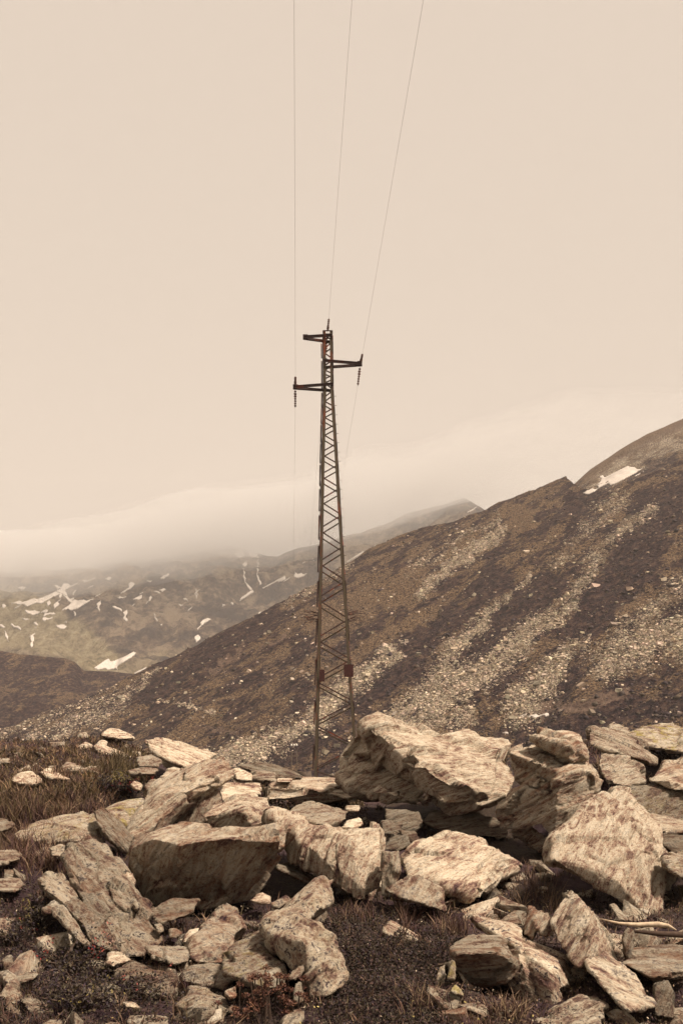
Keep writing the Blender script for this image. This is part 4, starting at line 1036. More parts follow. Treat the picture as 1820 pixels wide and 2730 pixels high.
# --- two bits of bleached dead wood at the right edge
def tube_bm(bm, pts, radii, seg=7):
    prev = None
    for k, p in enumerate(pts):
        a = (pts[min(k + 1, len(pts) - 1)] - pts[max(k - 1, 0)]).normalized()
        s = a.cross(Vector((0.3, 0.9, 0.2))).normalized(); t = a.cross(s)
        r = radii[k] if hasattr(radii, '__len__') else radii
        ring = [bm.verts.new(p + (s * math.cos(j * 2 * math.pi / seg) + t * math.sin(j * 2 * math.pi / seg)) * r) for j in range(seg)]
        if prev:
            for j in range(seg): bm.faces.new((prev[j], prev[(j + 1) % seg], ring[(j + 1) % seg], ring[j]))
        else: bm.faces.new(ring[::-1])
        prev = ring
    bm.faces.new(prev)
def bm_obj(name, bm, mat, parent=None, smooth=False):
    bmesh.ops.recalc_face_normals(bm, faces=list(bm.faces))
    me = bpy.data.meshes.new(name); bm.to_mesh(me); bm.free()
    if smooth: me.polygons.foreach_set('use_smooth', [True] * len(me.polygons))
    return link(name, me, mat, parent)
for lab, pts, d, rr in (('pale splintered length of dead wood above the orange-brown boulder', [(1020, 365), (1150, 395), (1270, 405), (1400, 402), (1470, 412), (1522, 440)], 5.6, [.003, .007, .013, .017, .012, .003]),
                        ('dark straight branch of dead wood cut by the right edge', [(1240, 447), (1400, 462), (1560, 470), (1680, 480)], 5.5, [.008, .015, .018, .018])):
    bm = bmesh.new()
    tube_bm(bm, [P(1180 + x * KS, 2300 + y * KS, d + 0.02 * math.sin(x * .02)) + Vector((0, 0, 0)) for x, y in pts], rr)
    o = bm_obj('dead_branch', bm, M['deadwood'] if 'pale' in lab else M['stem'], None, True)
    tag(o, lab, 'branch')

# ------------------------------------------------------------------ pylon
TD = 40.0
LY = [890, 939, 985, 1019, 1068, 1111, 1158, 1213, 1272, 1339, 1416, 1504, 1600, 1706, 1814, 1928, 2048, 2130]
def leg_x(py, side):
    if side < 0: return np.interp(py, [880, 1045, 1230, 1490, 1710, 1890, 2060, 2150], [861.5, 863, 858.5, 853.5, 848, 843.5, 839.5, 837.5])
    return np.interp(py, [880, 1045, 1230, 1400, 1530, 1640, 1730, 1850, 1910, 2150], [885, 887, 899, 909, 917, 925.5, 930, 938, 943, 962])
def tw(py): return float(leg_x(py, 1) - leg_x(py, -1)) / F * TD      # tower width there, metres
def front(py, side): return P(float(leg_x(py, side)), py, TD - 0.5 * tw(py))
def zrow(py): return (HY - py) / F * TD
def corner(py, side, dep):
    """corner of the lattice mast at the height seen on row py; dep -1 front, +1 back; the mast is square in plan"""
    z = zrow(py); w = tw(py)
    cx = (float(leg_x(py, 1) + leg_x(py, -1)) / 2 - CX) / F * TD
    return Vector((cx + side * w / 2, TD + dep * w / 2, z))
pyl = bpy.data.objects.new('lattice_pylon', None); COL.objects.link(pyl)
pyl.location = (corner(2100, 0, 0).x, TD, zrow(2130)); PO = Vector(pyl.location)
tag(pyl, 'tall rust-brown lattice steel power pylon with three staggered cross-arms', 'pylon')
def bar(bm, a, b, w, t, side=Vector((0, 1, 0))):
    """flat or square bar from a to b: w across, t along 'side'"""
    ax = (b - a).normalized()
    s = (side - ax * side.dot(ax)).normalized(); c = ax.cross(s)
    vs_ = []
    for p in (a, b):
        for i, j in ((-1, -1), (1, -1), (1, 1), (-1, 1)):
            vs_.append(bm.verts.new(p + c * (i * w / 2) + s * (j * t / 2)))
    for f in ((0, 1, 2, 3), (7, 6, 5, 4), (0, 4, 5, 1), (1, 5, 6, 2), (2, 6, 7, 3), (3, 7, 4, 0)):
        bm.faces.new([vs_[k] for k in f])
def angle(bm, a, b, w, s1, s2):
    """angle iron: two flanges meeting along a-b, pointing along s1 and s2"""
    ax = (b - a).normalized()
    n1 = (s1 - ax * s1.dot(ax)).normalized(); n2 = (s2 - ax * s2.dot(ax)).normalized()
    bar(bm, a + n1 * w / 2, b + n1 * w / 2, 0.014, w, n1)
    bar(bm, a + n2 * w / 2, b + n2 * w / 2, 0.014, w, n2)
def part(name, bm, mat, parent=pyl):
    for v in bm.verts: v.co -= PO
    return bm_obj(name, bm, mat, parent)
X, Y, Z = Vector((1, 0, 0)), Vector((0, 1, 0)), Vector((0, 0, 1))
for s in (-1, 1):
    for dp in (-1, 1):
        bm = bmesh.new()
        knots = [885, 1045, 1230, 1400, 1530, 1640, 1730, 1850, 1910, 2150]
        for a, b in zip(knots[:-1], knots[1:]):
            angle(bm, corner(a, s, dp), corner(b, s, dp), 0.095, X * -s, Y * -dp)
        part('leg', bm, M['steel'])
def brace(a, b, side, mat):
    bm = bmesh.new(); bar(bm, a, b, 0.052, 0.012, side)
    bar(bm, a + side * 0.02, b + side * 0.02, 0.012, 0.04, side)
    part('brace', bm, mat)
for k in range(len(LY) - 1):
    y0, y1 = LY[k], LY[k + 1]; ym = (y0 + y1) / 2
    for dp in (-1, 1):
        sh = 0 if dp < 0 else 0.10 * (y1 - y0)      # the far face is braced a little lower
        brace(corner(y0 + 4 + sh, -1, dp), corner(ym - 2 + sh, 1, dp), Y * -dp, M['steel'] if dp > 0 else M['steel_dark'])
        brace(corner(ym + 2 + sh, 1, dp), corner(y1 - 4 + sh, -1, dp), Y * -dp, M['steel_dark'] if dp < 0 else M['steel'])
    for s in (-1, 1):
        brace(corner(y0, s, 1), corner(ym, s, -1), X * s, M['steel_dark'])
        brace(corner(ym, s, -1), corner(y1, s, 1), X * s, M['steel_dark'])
# dark strips added along the left edge, standing in for side braces seen edge-on
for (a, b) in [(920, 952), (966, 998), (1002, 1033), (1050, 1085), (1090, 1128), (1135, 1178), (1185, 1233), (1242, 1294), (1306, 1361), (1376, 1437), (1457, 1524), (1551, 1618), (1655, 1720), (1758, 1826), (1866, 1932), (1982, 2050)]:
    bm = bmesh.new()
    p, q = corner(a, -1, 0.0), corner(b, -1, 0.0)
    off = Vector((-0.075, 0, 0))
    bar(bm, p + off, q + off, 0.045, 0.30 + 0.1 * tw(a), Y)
    part('side_brace_strip', bm, M['steel_dark'])
# crown frame
for y in (886, 906):
    bm = bmesh.new()
    for s, t in (((-1, -1), (1, -1)), ((1, -1), (1, 1)), ((1, 1), (-1, 1)), ((-1, 1), (-1, -1))):
        bar(bm, corner(y, *s), corner(y, *t), 0.05, 0.03, Z)
    part('crown_frame', bm, M['steel_dark'])
# arms: two channel beams from the front and back faces meeting at a tip plate
def arm(tip, fr, bk, side):
    """tip / fr / bk: photo positions of the tip, and of the beams where they meet the far leg"""
    tp = P(*tip, TD)
    bm = bmesh.new()
    for (x, y), dp in ((fr, -1), (bk, 1)):
        w = tw(y); p = P(x, y, TD + dp * (w / 2 + 0.03))
        e = tp + Vector((0, dp * 0.05, 0)) + (p - tp) * 0.03
        bar(bm, e, p, 0.085, 0.05, Y)
        ax = (p - e).normalized()
        bar(bm, e + Z * 0.045 + Y * dp * .03, p + Z * 0.045 + Y * dp * .03, 0.014, 0.075, Y)
        bar(bm, e - Z * 0.045 + Y * dp * .03, p - Z * 0.045 + Y * dp * .03, 0.014, 0.075, Y)
    a = part('cross_arm', bm, M['steel_dark'])
    bm = bmesh.new()
    bar(bm, tp + X * side * 0.03 + Z * 0.02, tp - X * side * 0.17 + Z * 0.02, 0.17, 0.16, Y)
    part('tip_plate', bm, M['steel_dark'], a)
    return tp
T_top = arm((809.5, 900), (886, 894), (883, 911.5), -1)
T_right = arm((963, 971), (862.5, 961.5), (866, 979), 1)
T_left = arm((783, 1033), (888, 1024), (884, 1041), -1)
def insulator(p0, p1, n=7):
    """string of porcelain caps along p0-p1"""
    bm = bmesh.new(); tube_bm(bm, [p0, p1], 0.012, 6)
    root = part('insulator_string', bm, M['cable'])
    d = p1 - p0
    for k in range(n):
        t = (k + 0.7) / (n + 0.4)
        big = 1.0 if k not in (1, 2) else 1.25
        c = p0 + d * t; h = d.normalized() * d.length / n * 0.36
        bm = bmesh.new(); tube_bm(bm, [c - h, c - h * 0.4, c + h * 0.1, c + h], [0.014, 0.050 * big, 0.044 * big, 0.014], 10)
        part('porcelain_disc', bm, M['porcelain'], root)
    return p1
END = {}
# strings towards the viewer (seen rising) and away (seen falling)
def string(a_px, b_px, db):
    a = P(*a_px[:2], a_px[2]); b = P(*b_px, a_px[2] + db)
    return insulator(a, b)
TF = TD
e1 = string((787, 1026, TF), (787.5, 1004), -0.35)
e2 = string((873, 884, TF), (876.5, 849), -0.45)
e3 = string((961, 967, TF), (966, 943), -0.35)
f1 = string((787, 1040, TF), (787, 1087), 0.75)
f2 = string((871, 892, TF + .2), (869, 940), 0.75)
f3 = string((959, 980, TF), (953.5, 1028), 0.75)
# plates bolted to the legs
for (x, y, w, h) in ((858.5, 1801, 13, 31), (929, 1788, 25, 33)):
    bm = bmesh.new()
    c = P(x, y, TD - tw(y) / 2 - 0.10)
    bar(bm, c + Z * h / 2 / F * TD, c - Z * h / 2 / F * TD, w / F * TD, 0.01, Y)
    o = part('warning_plate', bm, M['plate'])
    for dx, dz in ((-.3, .35), (.3, .35), (-.3, -.35), (.3, -.35)):
        bm = bmesh.new(); q = c + Vector((dx * w / F * TD, 0, dz * h / F * TD))
        tube_bm(bm, [q - Y * 0.022, q], 0.014, 6); part('bolt', bm, M['steel'], o)
# barbed climbing guard
for row in (1638, 1655):
    for s in (-1, 1):
        bm = bmesh.new()
        c = corner(row, s, -1)
        for k in range(9):
            q = c + Vector((s * random.uniform(0, .05), random.uniform(0, .6), random.uniform(-.06, .06)))
            e = q + Vector((s * random.uniform(.25, .72), random.uniform(-.1, .2), random.uniform(-.10, .16)))
            tube_bm(bm, [q, (q + e) / 2 + Z * random.uniform(-.05, .05), e], 0.009, 4)
        part('barbed_guard', bm, M['steel_dark'])
# step bolts up the right leg
for k in range(34):
    y = 1060 + k * 25
    bm = bmesh.new(); c = corner(y, 1, -1)
    tube_bm(bm, [c + X * 0.0, c + X * 0.12], 0.010, 5)
    part('step_bolt', bm, M['steel'])
for s in (-1, 1):
    for dp in (-1, 1):
        bm = bmesh.new(); c = corner(2140, s, dp)
        bar(bm, c + Z * 0.10, c - Z * 0.6, 0.34, 0.34, Y)
        part('footing', bm, M['stone'] if False else M['wood'])

# ------------------------------------------------------------------ far wooden pole frame and the wires
FD = 128.0
pole = bpy.data.objects.new('wooden_pole_frame', None); COL.objects.link(pole)
pole.location = P(784, 2085, FD); PP = Vector(pole.location)
tag(pole, 'faint distant twin-pole power frame with three white insulators, below the left wire', 'power pole')
def ppart(name, bm, mat):
    for v in bm.verts: v.co -= PP
    return bm_obj(name, bm, mat, pole)
for x in (777, 791):
    bm = bmesh.new(); tube_bm(bm, [P(x, 2110, FD), P(x, 2000, FD)], [.085, .065], 8); ppart('post', bm, M['wood'])
bm = bmesh.new(); bar(bm, P(772, 2016, FD), P(796, 2016, FD), .12, .14, Y); ppart('cross_beam', bm, M['wood'])
FE = []
for x in (777, 784, 791):
    bm = bmesh.new(); tube_bm(bm, [P(x, 2016, FD), P(x, 1994, FD)], .025, 6); ppart('pin', bm, M['steel_dark'])
    bm = bmesh.new(); tube_bm(bm, [P(x, 1989, FD), P(x, 1987.5, FD), P(x, 1985, FD), P(x, 1983, FD)], [.07, .12, .11, .05], 10); ppart('insulator', bm, M['white_porcelain'])
    FE.append(P(x, 1984, FD))
def cable(p0, p1, sag, label, r=0.0026, n=40):
    bm = bmesh.new(); pts = []
    for k in range(n + 1):
        t = k / n; q = p0 + (p1 - p0) * t; q = q - Z * (4 * sag * t * (1 - t)); pts.append(q)
    tube_bm(bm, pts, r, 6)
    o = bm_obj('power_cable', bm, M['cable'], None, True)
    tag(o, label, 'cable', 'cables of the power line')
def over(e, px0, lab):
    """from the pylon over the viewer's head to the next mast behind"""
    dtop = e.z / (HY / F)
    x = (px0 - CX) / F * dtop
    p = Vector((x, dtop, e.z)); dr = (p - e)
    far = e + dr * (70.0 / abs(dr.y))
    cable(e, far, 0.0, lab)
over(e1, 784, 'leftmost thin power cable running from pylon up out of frame')
over(e2, 938, 'middle thin power cable running from pylon top up out of frame')
over(e3, 1128, 'rightmost thin power cable slanting from pylon up out of frame')
cable(f1, FE[0], 0.15, 'leftmost cable dropping from lower left arm behind the pylon to the valley', 0.0026)
cable(f2, FE[1], 0.15, 'middle cable dropping behind the pylon mast to the valley', 0.0026)
cable(f3, FE[2], 0.15, 'cable dropping from right arm behind the pylon to the valley', 0.0026)

# ------------------------------------------------------------------ plants
def blades(name, base, length, width, lean, cols, mat, parent=None, curve=0.5):
    """curved grass blades: two quads and a tip each"""
    n = len(base)
    az = RNG.uniform(0, 2 * np.pi, n); dirx, diry = np.cos(az), np.sin(az)
    L = length; ln = lean
    fa = RNG.uniform(0, np.pi, n)
    sx, sy = np.cos(fa) * width / 2, np.sin(fa) * width / 2
    V = np.zeros((n, 5, 3))
    for k, (t, wd) in enumerate(((0, 1.0), (0.5, 0.8), (1.0, 0))):
        h = L * t * (1 - 0.35 * ln * t); o = L * ln * (t ** (1 + curve))
        c = base + np.stack([dirx * o, diry * o, h], -1)
        if k < 2:
            V[:, 2 * k] = c - np.stack([sx * wd, sy * wd, 0 * sx], -1); V[:, 2 * k + 1] = c + np.stack([sx * wd, sy * wd, 0 * sx], -1)
        else: V[:, 4] = c
    T = np.array([(0, 1, 3), (0, 3, 2), (2, 3, 4)])
    f = (T[None] + (np.arange(n) * 5)[:, None, None]).reshape(-1, 3)
    me = mesh_np(name, V.reshape(-1, 3), f, False)
    add_attr(me, 'col', np.repeat(np.concatenate([cols, np.ones((n, 1))], 1), 5, 0), 'FLOAT_COLOR')
    return link(name, me, mat, parent)
def leaves(name, base, size, cols, mat, parent=None):
    """small tilted leaf faces"""
    n = len(base)
    a = RNG.normal(size=(n, 3)); a[:, 2] = np.abs(a[:, 2]) * .8 + .1; a /= np.linalg.norm(a, axis=1)[:, None]
    b = np.cross(a, RNG.normal(size=(n, 3))); b /= np.linalg.norm(b, axis=1)[:, None]
    s = size[:, None]
    V = np.stack([base, base + a * s * .55 + b * s * .24, base + a * s, base + a * s * .55 - b * s * .24], 1)
    f = (np.array([[0, 1, 2, 3]])[None] + (np.arange(n) * 4)[:, None, None]).reshape(-1, 4)
    me = mesh_np(name, V.reshape(-1, 3), f, False)
    add_attr(me, 'col', np.repeat(np.concatenate([cols, np.ones((n, 1))], 1), 4, 0), 'FLOAT_COLOR')
    return link(name, me, mat, parent)
def rows_to_ground(px, py):
    """many photo positions onto the near ground at once"""
    u = (px - CX) / F
    nd = 90
    d = np.geomspace(3.4, 21, nd)
    uu = np.linspace(-0.60, 0.60, 241)
    D, U = np.meshgrid(d, uu, indexing='ij')
    Zt = ground_z((U * D).ravel(), D.ravel()).reshape(D.shape)
    Rt = np.minimum.accumulate(HY - F * Zt / D, 0)
    ui = np.clip(np.round((u + .60) / 1.2 * 240).astype(int), 0, 240)
    dd = np.empty_like(px)
    for k in np.unique(ui):
        m = ui == k
        dd[m] = np.interp(-py[m], -Rt[:, k], d)
    x = u * dd
    return np.stack([x, dd, ground_z(x, dd)], -1)
def palette(n, cols, var=0.25):
    c = np.array(cols)[RNG.integers(0, len(cols), n)]
    return c * RNG.uniform(1 - var, 1 + var, (n, 1))
DRY = [(0.105, 0.058, 0.046), (0.15, 0.090, 0.060), (0.064, 0.034, 0.035), (0.22, 0.148, 0.094)]
LIGHT = [(0.26, 0.17, 0.10), (0.20, 0.115, 0.07)]
OLIVE = [(0.085, 0.061, 0.031), (0.12, 0.088, 0.042), (0.055, 0.038, 0.026), (0.16, 0.115, 0.058)]
MOSS = [(0.034, 0.025, 0.017), (0.055, 0.041, 0.022), (0.028, 0.016, 0.022), (0.078, 0.043, 0.034)]
# ---- grass: nobody could count it
ZG = [((-20, 1955, 330, 2080), 9000, .04, .12, DRY + OLIVE + LIGHT), ((-20, 2070, 300, 2190), 9000, .06, .17, OLIVE + DRY + LIGHT), ((300, 2010, 400, 2100), 1800, .08, .2, OLIVE),
      ((0, 2180, 250, 2330), 5000, .10, .26, DRY), ((620, 2075, 960, 2155), 4500, .06, .16, DRY + OLIVE), ((860, 2440, 1180, 2790), 4000, .02, .06, DRY + MOSS),
      ((1060, 2420, 1200, 2500), 700, .05, .15, DRY), ((1380, 2330, 1540, 2440), 160, .06, .2, DRY), ((0, 2330, 640, 2790), 5000, .03, .12, DRY + MOSS),
      ((1180, 2680, 1400, 2790), 1200, .03, .09, DRY), ((1230, 1960, 1330, 2010), 2500, .10, .22, OLIVE), ((600, 2400, 900, 2790), 1600, .03, .10, DRY),
      ((1820, 1970, 2380, 2790), 5200, .04, .16, DRY + OLIVE), ((-520, 1970, -20, 2790), 4800, .04, .16, DRY + OLIVE), ((1300, 2430, 1820, 2790), 1500, .03, .09, DRY + MOSS), ((1560, 1960, 1820, 2200), 2200, .08, .2, DRY + MOSS)]
bs, ls, cs = [], [], []
for (x0, y0, x1, y1), n, l0, l1, pal in ZG:
    nc = max(4, n // 22); kc = RNG.integers(0, nc, n)
    px = RNG.uniform(x0, x1, nc)[kc] + RNG.normal(size=n) * 7; py = RNG.uniform(y0, y1, nc)[kc] + RNG.normal(size=n) * 4
    clen = RNG.uniform(.6, 1.35, nc)[kc]; ccol = palette(nc, pal, .35)[kc]
    keep = (fbm(v3(px / 45, py / 30, 2.0), 3) + RNG.uniform(-.35, .6, n)) > 0
    px, py, clen, ccol = px[keep], py[keep], clen[keep], ccol[keep]
    b = rows_to_ground(px, py); b[:, 2] -= 0.01
    bs.append(b); ls.append(RNG.uniform(l0, l1, len(b)) * clen); cs.append(ccol * RNG.uniform(.75, 1.25, (len(b), 1)))
for fx, fy, fw, emb in FRINGE:                     # tufts banked against the feet of the stones
    n = int((70 if emb else 26) * min(1.5, fw / 0.5)) + 4
    x = fx + RNG.uniform(-.55, .55, n) * fw; y = fy + RNG.normal(size=n) * 0.04 + 0.03
    b = np.stack([x, y, ground_z(x, y) - .01], -1)
    bs.append(b); ls.append(RNG.uniform(.03, .11, n) * (0.6 + fy * .05)); cs.append(palette(n, DRY + OLIVE + MOSS, .35))
b = np.concatenate(bs); L = np.concatenate(ls); c = np.concatenate(cs)
o = blades('grass', b, L, 0.0009 * b[:, 1] * RNG.uniform(.6, 1.2, len(b)) + 0.0012, RNG.uniform(.15, .9, len(b)), c, M['blade'])
tag(o, 'dry olive and reddish mountain grass between the rocks', 'grass', kind='stuff')
# ---- moss and tiny heath leaves on the ground
ZM = [((860, 2420, 1200, 2800), 26000, MOSS), ((-20, 2360, 420, 2800), 16000, MOSS), ((-20, 1960, 420, 2200), 14000, MOSS + DRY), ((400, 2430, 860, 2800), 9000, MOSS),
      ((1820, 1990, 2380, 2800), 12000, MOSS + DRY), ((-520, 1990, -20, 2800), 11000, MOSS + DRY), ((1180, 2380, 1820, 2800), 14000, MOSS + DRY), ((640, 2080, 980, 2200), 6000, MOSS + DRY), ((1240, 1960, 1340, 2010), 2500, OLIVE), ((1500, 1960, 1820, 2300), 6000, MOSS)]
bs, cs, ss = [], [], []
for (x0, y0, x1, y1), n, pal in ZM:
    px = RNG.uniform(x0, x1, n); py = RNG.uniform(y0, y1, n)
    b = rows_to_ground(px, py)
    hgt = np.clip(0.5 + fbm(v3(b[:, 0] * 5, b[:, 1] * 5, 4), 3) * 1.3, 0, 1.4) * 0.055
    b[:, 2] += hgt * RNG.uniform(.2, 1, len(b))
    bs.append(b); cs.append(palette(len(b), pal, .4)); ss.append(RNG.uniform(.009, .022, len(b)) * (0.6 + b[:, 1] * .07))
fpx, fpy = RNG.uniform(-10, 1820, 420), RNG.uniform(2330, 2780, 420)
fb = rows_to_ground(fpx, fpy); fb[:, 2] += RNG.uniform(.03, .09, len(fb))
bs.append(fb); cs.append(palette(len(fb), [(0.55, 0.45, 0.33), (0.48, 0.38, 0.14), (0.40, 0.30, 0.22)], .2)); ss.append(RNG.uniform(.008, .016, len(fb)))
o = leaves('heath_carpet', np.concatenate(bs), np.concatenate(ss), np.concatenate(cs), M['leaf'])
tag(o, 'low moss and heath carpet between the foreground rocks', 'ground cover', kind='stuff')

def shrub(label, px, py, w, h, n, leafcols, flow=None, fcols=None, leaf=.022, cat='shrub', stems=14):
    """low woody shrub: stems, leaf sprays, and blossoms where it flowers; w, h in metres"""
    x, y, z = at_row(px, py)
    root = bpy.data.objects.new('heath_shrub', None); COL.objects.link(root); root.location = (x, y, z)
    tag(root, label, cat)
    bm = bmesh.new(); tips = []
    for k in range(stems):
        a = random.uniform(0, 6.28); r = random.random() ** .6
        e = Vector((math.cos(a) * r * w / 2, math.sin(a) * r * w / 3, h * (0.45 + .55 * random.random()) * (1 - .45 * r)))
        m = e * 0.5 + Vector((random.uniform(-.03, .03), random.uniform(-.03, .03), .02))
        tube_bm(bm, [Vector((e.x * .2, e.y * .2, -0.02)), m, e], [.007, .005, .002], 5); tips.append(e)
    bm_obj('stem', bm, M['stem'], root)
    tp = np.array([list(t) for t in tips])
    k = RNG.integers(0, len(tp), n); t = RNG.uniform(.35, 1.05, (n, 1))
    b = tp[k] * t + RNG.normal(size=(n, 3)) * np.array([w * .10, w * .07, h * .12])
    b[:, 2] = np.maximum(b[:, 2], 0)
    tag(leaves('foliage', b, RNG.uniform(.6, 1.3, n) * leaf, palette(n, leafcols, .35), M['leaf'], root), kind='stuff')
    if flow:
        k = RNG.integers(0, len(tp), flow)
        b = tp[k] + RNG.normal(size=(flow, 3)) * np.array([w * .08, w * .06, h * .10]) + np.array([0, -.02, .02])
        b = np.repeat(b, 5, 0) + RNG.normal(size=(flow * 5, 3)) * leaf * .35
        tag(leaves('blossoms', b, RNG.uniform(.5, .9, flow * 5) * leaf, np.repeat(palette(flow, fcols, .3), 5, 0), M['leaf'], root), kind='stuff')
    return root
DKL = [(0.034, 0.024, 0.022), (0.048, 0.035, 0.026), (0.030, 0.017, 0.026), (0.070, 0.052, 0.027)]
YT = [(0.24, 0.185, 0.055), (0.18, 0.14, 0.045)]; RED = [(0.20, 0.022, 0.020), (0.26, 0.05, 0.035)]; PINK = [(0.52, 0.34, 0.26), (0.40, 0.12, 0.10)]
shrub('dark low shrub speckled with yellowish tips below the arched rock', 292, 2118, .85, .26, 1500, DKL, 46, YT, .03)
shrub('low shrub with deep red blossoms beside the round bright stone', 345, 2128, .55, .24, 800, DKL, 34, RED, .028)
shrub('tiny red-flowered sprig right of the round bright stone', 396, 2112, .14, .2, 160, DKL, 16, RED, .026, 'plant', 5)
shrub('dark shrub with yellow green leaf tips left of the outermost pale plank', 105, 2480, .42, .2, 900, DKL, 26, YT, .022)
shrub('dark shrub dotted with pale pink blossoms below the outermost pale plank', 250, 2560, .40, .2, 900, DKL, 16, PINK, .018)
shrub('dark shrub with a few red blossoms above the pale low ragged rock', 170, 2590, .50, .22, 1100, DKL, 14, RED, .020)
shrub('dark leafy shrub at the left edge above the upright slab', 30, 2520, .35, .18, 600, DKL, 8, RED, .020)
shrub('deep shaded shrub filling the lower left between stones', 200, 2690, .55, .2, 1200, DKL, 10, YT, .020)
shrub('low shrub right of the grey pitted stone at the bottom', 330, 2660, .45, .17, 900, DKL, 6, PINK, .018)
shrub('brown heather growing along the front of the long low slab', 800, 2150, 1.0, .22, 1300, DKL + [(0.09, 0.045, 0.035), (0.12, 0.07, 0.045)], None, None, .030)
shrub('second clump of heather under the left end of the long low slab', 735, 2160, .7, .16, 800, DKL + [(0.09, 0.045, 0.035), (0.12, 0.07, 0.045)], None, None, .028)
shrub('dark heather cushion on the dark speckled mossy rock, right side', 1760, 2150, .55, .2, 900, DKL, None, None, .026)
shrub('dark heather below the yellow lichened boulder at the right edge', 1790, 2030, .8, .28, 1000, DKL, None, None, .034)
# ---- dried stonecrop: a bunch of rusty rosettes
x, y, z = at_row(710, 2715)
root = bpy.data.objects.new('stonecrop', None); COL.objects.link(root); root.location = (x, y, z)
tag(root, 'dried stonecrop with rusty round seed heads below the lichen-dotted boulder', 'plant')
for k in range(54):
    a = Vector((random.gauss(0, .09), random.uniform(-.10, .16), 0)); e = a + Vector((random.uniform(-.03, .03), random.uniform(-.05, .02), max(.03, random.uniform(.05, .22) - abs(a.x) * .5)))
    bm = bmesh.new(); tube_bm(bm, [a, (a + e) / 2, e], .0035, 5); st_ = bm_obj('stalk', bm, M['stem'], root)
    n = 46; d = RNG.normal(size=(n, 3)); d /= np.linalg.norm(d, axis=1)[:, None]; d[:, 2] = np.abs(d[:, 2])
    leaves('seed_head', np.array(e) + d * .016, np.full(n, .015), palette(n, [(0.13, 0.055, 0.035), (0.09, 0.035, 0.026), (0.19, 0.095, 0.055)], .3), M['leaf'], st_)
# ---- dry grass tussocks that stand out one by one
def tussock(label, px, py, n, h, spread, pal=DRY):
    x, y, z = at_row(px, py)
    root = bpy.data.objects.new('grass_tussock', None); COL.objects.link(root); root.location = (x, y, z - .01)
    tag(root, label, 'grass')
    b = RNG.normal(size=(n, 3)) * np.array([spread, spread, 0]); 
    tag(blades('blades', b, RNG.uniform(.5, 1.1, n) * h, RNG.uniform(.003, .0055, n), RNG.uniform(.1, .9, n), palette(n, pal), M['blade'], root), kind='stuff')
tussock('spiky dry grass tussock at the bottom between two low stones, right', 1350, 2722, 200, .13, .04, DRY + [(0.30, 0.22, 0.13)])
tussock('dry grass tussock with seed stalks left of the squared block', 1205, 2490, 160, .18, .06)
tussock('short pale tussock in the moss below the upright stones', 1130, 2690, 180, .15, .06, DRY + [(0.30, 0.22, 0.13)])
tussock('reddish wispy grass above the pointed rock', 1440, 2410, 60, .28, .08)
tussock('wispy grass between the broad cream slab and the big cream boulder', 1385, 2345, 50, .24, .10)
tussock('dry grass spilling from the low brown rock, lower left', 440, 2650, 260, .16, .08)
tussock('thin brown grass on the ledge of the dark gap, centre', 945, 2450, 200, .14, .08)
tussock('green brown grass clump behind the sliver slab, left meadow', 300, 2070, 320, .34, .14, OLIVE)
tussock('tall grass at the left edge above the brown rock', 40, 2180, 420, .34, .25, OLIVE + DRY)

# ------------------------------------------------------------------ air: valley haze and the low cloud bank
def closed_box(name, lo, hi, mat):
    bm = bmesh.new()
    bar(bm, Vector(((lo[0] + hi[0]) / 2, (lo[1] + hi[1]) / 2, lo[2])), Vector(((lo[0] + hi[0]) / 2, (lo[1] + hi[1]) / 2, hi[2])), hi[0] - lo[0], hi[1] - lo[1], Y)
    return bm_obj(name, bm, mat)
def vol_mat(name, col, dens, aniso=0.0):
    m = bpy.data.materials.new(name); m.use_nodes = True
    n = m.node_tree.nodes; n.clear()
    o = n.new('ShaderNodeOutputMaterial'); v = n.new('ShaderNodeVolumePrincipled')
    v.inputs['Color'].default_value = (*col, 1); v.inputs['Density'].default_value = dens; v.inputs['Anisotropy'].default_value = aniso
    m.node_tree.links.new(v.outputs[0], o.inputs['Volume'])
    m.cycles.homogeneous_volume = True
    return m
o = closed_box('haze', (-4200, -70, -75), (4200, 2400, 520), vol_mat('pale_haze', (0.80, 0.78, 0.76), 0.00029))
tag(o, kind='stuff')
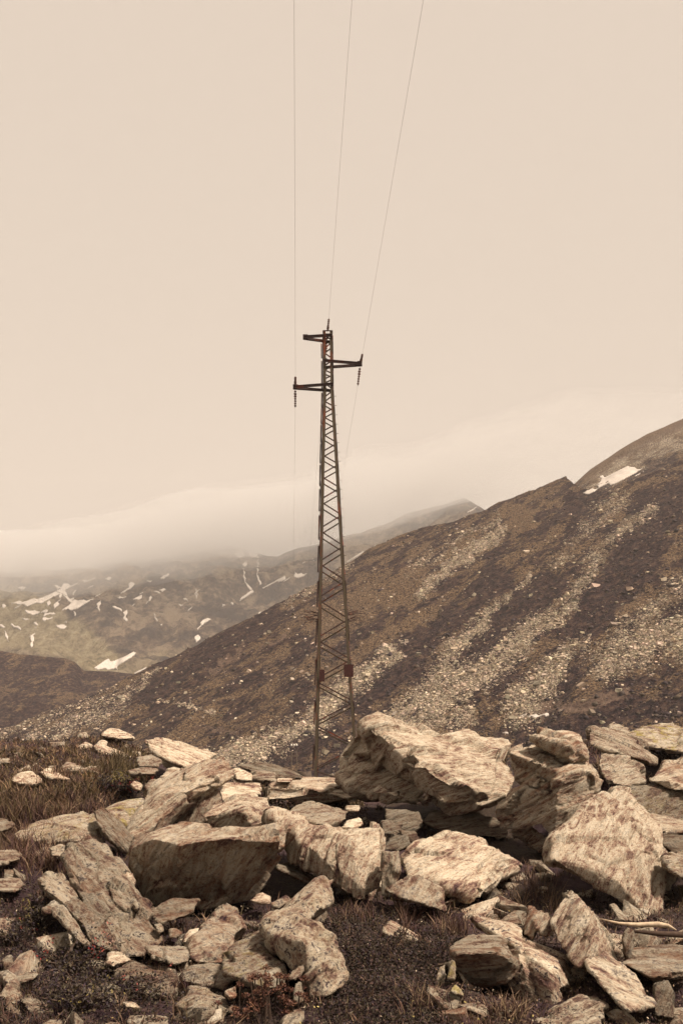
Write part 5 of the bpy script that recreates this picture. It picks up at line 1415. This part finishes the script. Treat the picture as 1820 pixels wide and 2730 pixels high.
# the cloud lies over the far ridge with an uneven underside
nx, ny = 150, 40
gx = np.linspace(-1300, 1300, nx); gy = np.linspace(850, 1950, ny)
GY, GX = np.meshgrid(gy, gx, indexing='ij')
pxa = CX + F * gx / 1250.0
zb = np.interp(pxa, [-600, 0, 200, 350, 480, 600, 700, 850, 950, 1060, 1150, 1250, 1350, 2200], [1560, 1562, 1560, 1545, 1505, 1475, 1462, 1438, 1398, 1380, 1346, 1322, 1292, 1250])
zb = (HY - zb) / F * 1250.0
low = zb[None, :] + 17 * fbm(v3(GX.ravel() / 120, GY.ravel() / 220, 3), 4, 0.6).reshape(GX.shape) + 0.02 * (GY - 1250)
edge = np.minimum(np.minimum((GX - gx[0]) / 200, (gx[-1] - GX) / 200), np.minimum((GY - gy[0]) / 160, (gy[-1] - GY) / 200)); edge = np.clip(edge, 0, 1)
top = low + 6 + 66 * np.interp(pxa, [0, 700, 1000, 1250, 1500, 2200], [1, 1, .75, .5, .15, .1])[None, :] * np.clip(edge * 3, 0, 1) * np.clip((GY - 850) / 420, 0, 1)
n = nx * ny
fl = grid_faces(ny, nx)
rim = [i for i in range(nx)] + [(j + 1) * nx - 1 for j in range(1, ny)] + [(ny - 1) * nx + i for i in range(nx - 2, -1, -1)] + [j * nx for j in range(ny - 2, 0, -1)]
sides = np.array([(rim[k], rim[(k + 1) % len(rim)], rim[(k + 1) % len(rim)] + n, rim[k] + n) for k in range(len(rim))])
def air_layer(name, lo, hi, mat, label):
    co = np.concatenate([np.stack([GX, GY, lo], -1).reshape(-1, 3), np.stack([GX, GY, hi], -1).reshape(-1, 3)])
    me = mesh_np(name, co, np.concatenate([fl[:, ::-1], fl + n, sides]))
    tag(link(name, me, mat), label, 'cloud', kind='stuff')
air_layer('cloud_bank', low, top, vol_mat('cloud', (0.79, 0.79, 0.79), 0.0125), 'low cream cloud bank hiding the far mountain tops')
rag = 26 * fbm(v3(GX.ravel() / 70, GY.ravel() / 150, 23), 4, 0.65).reshape(GX.shape)
air_layer('mist', low - (34 * np.interp(pxa, [0, 600, 900, 1300], [1, 1, .55, .4]))[None, :] + rag, low + 4, vol_mat('thin_mist', (0.84, 0.84, 0.84), 0.0032), 'thin torn mist hanging under the cloud bank')
print('TRIS', sum(len(x.data.loops) - 2 * len(x.data.polygons) for x in sc.objects if x.type == 'MESH'))
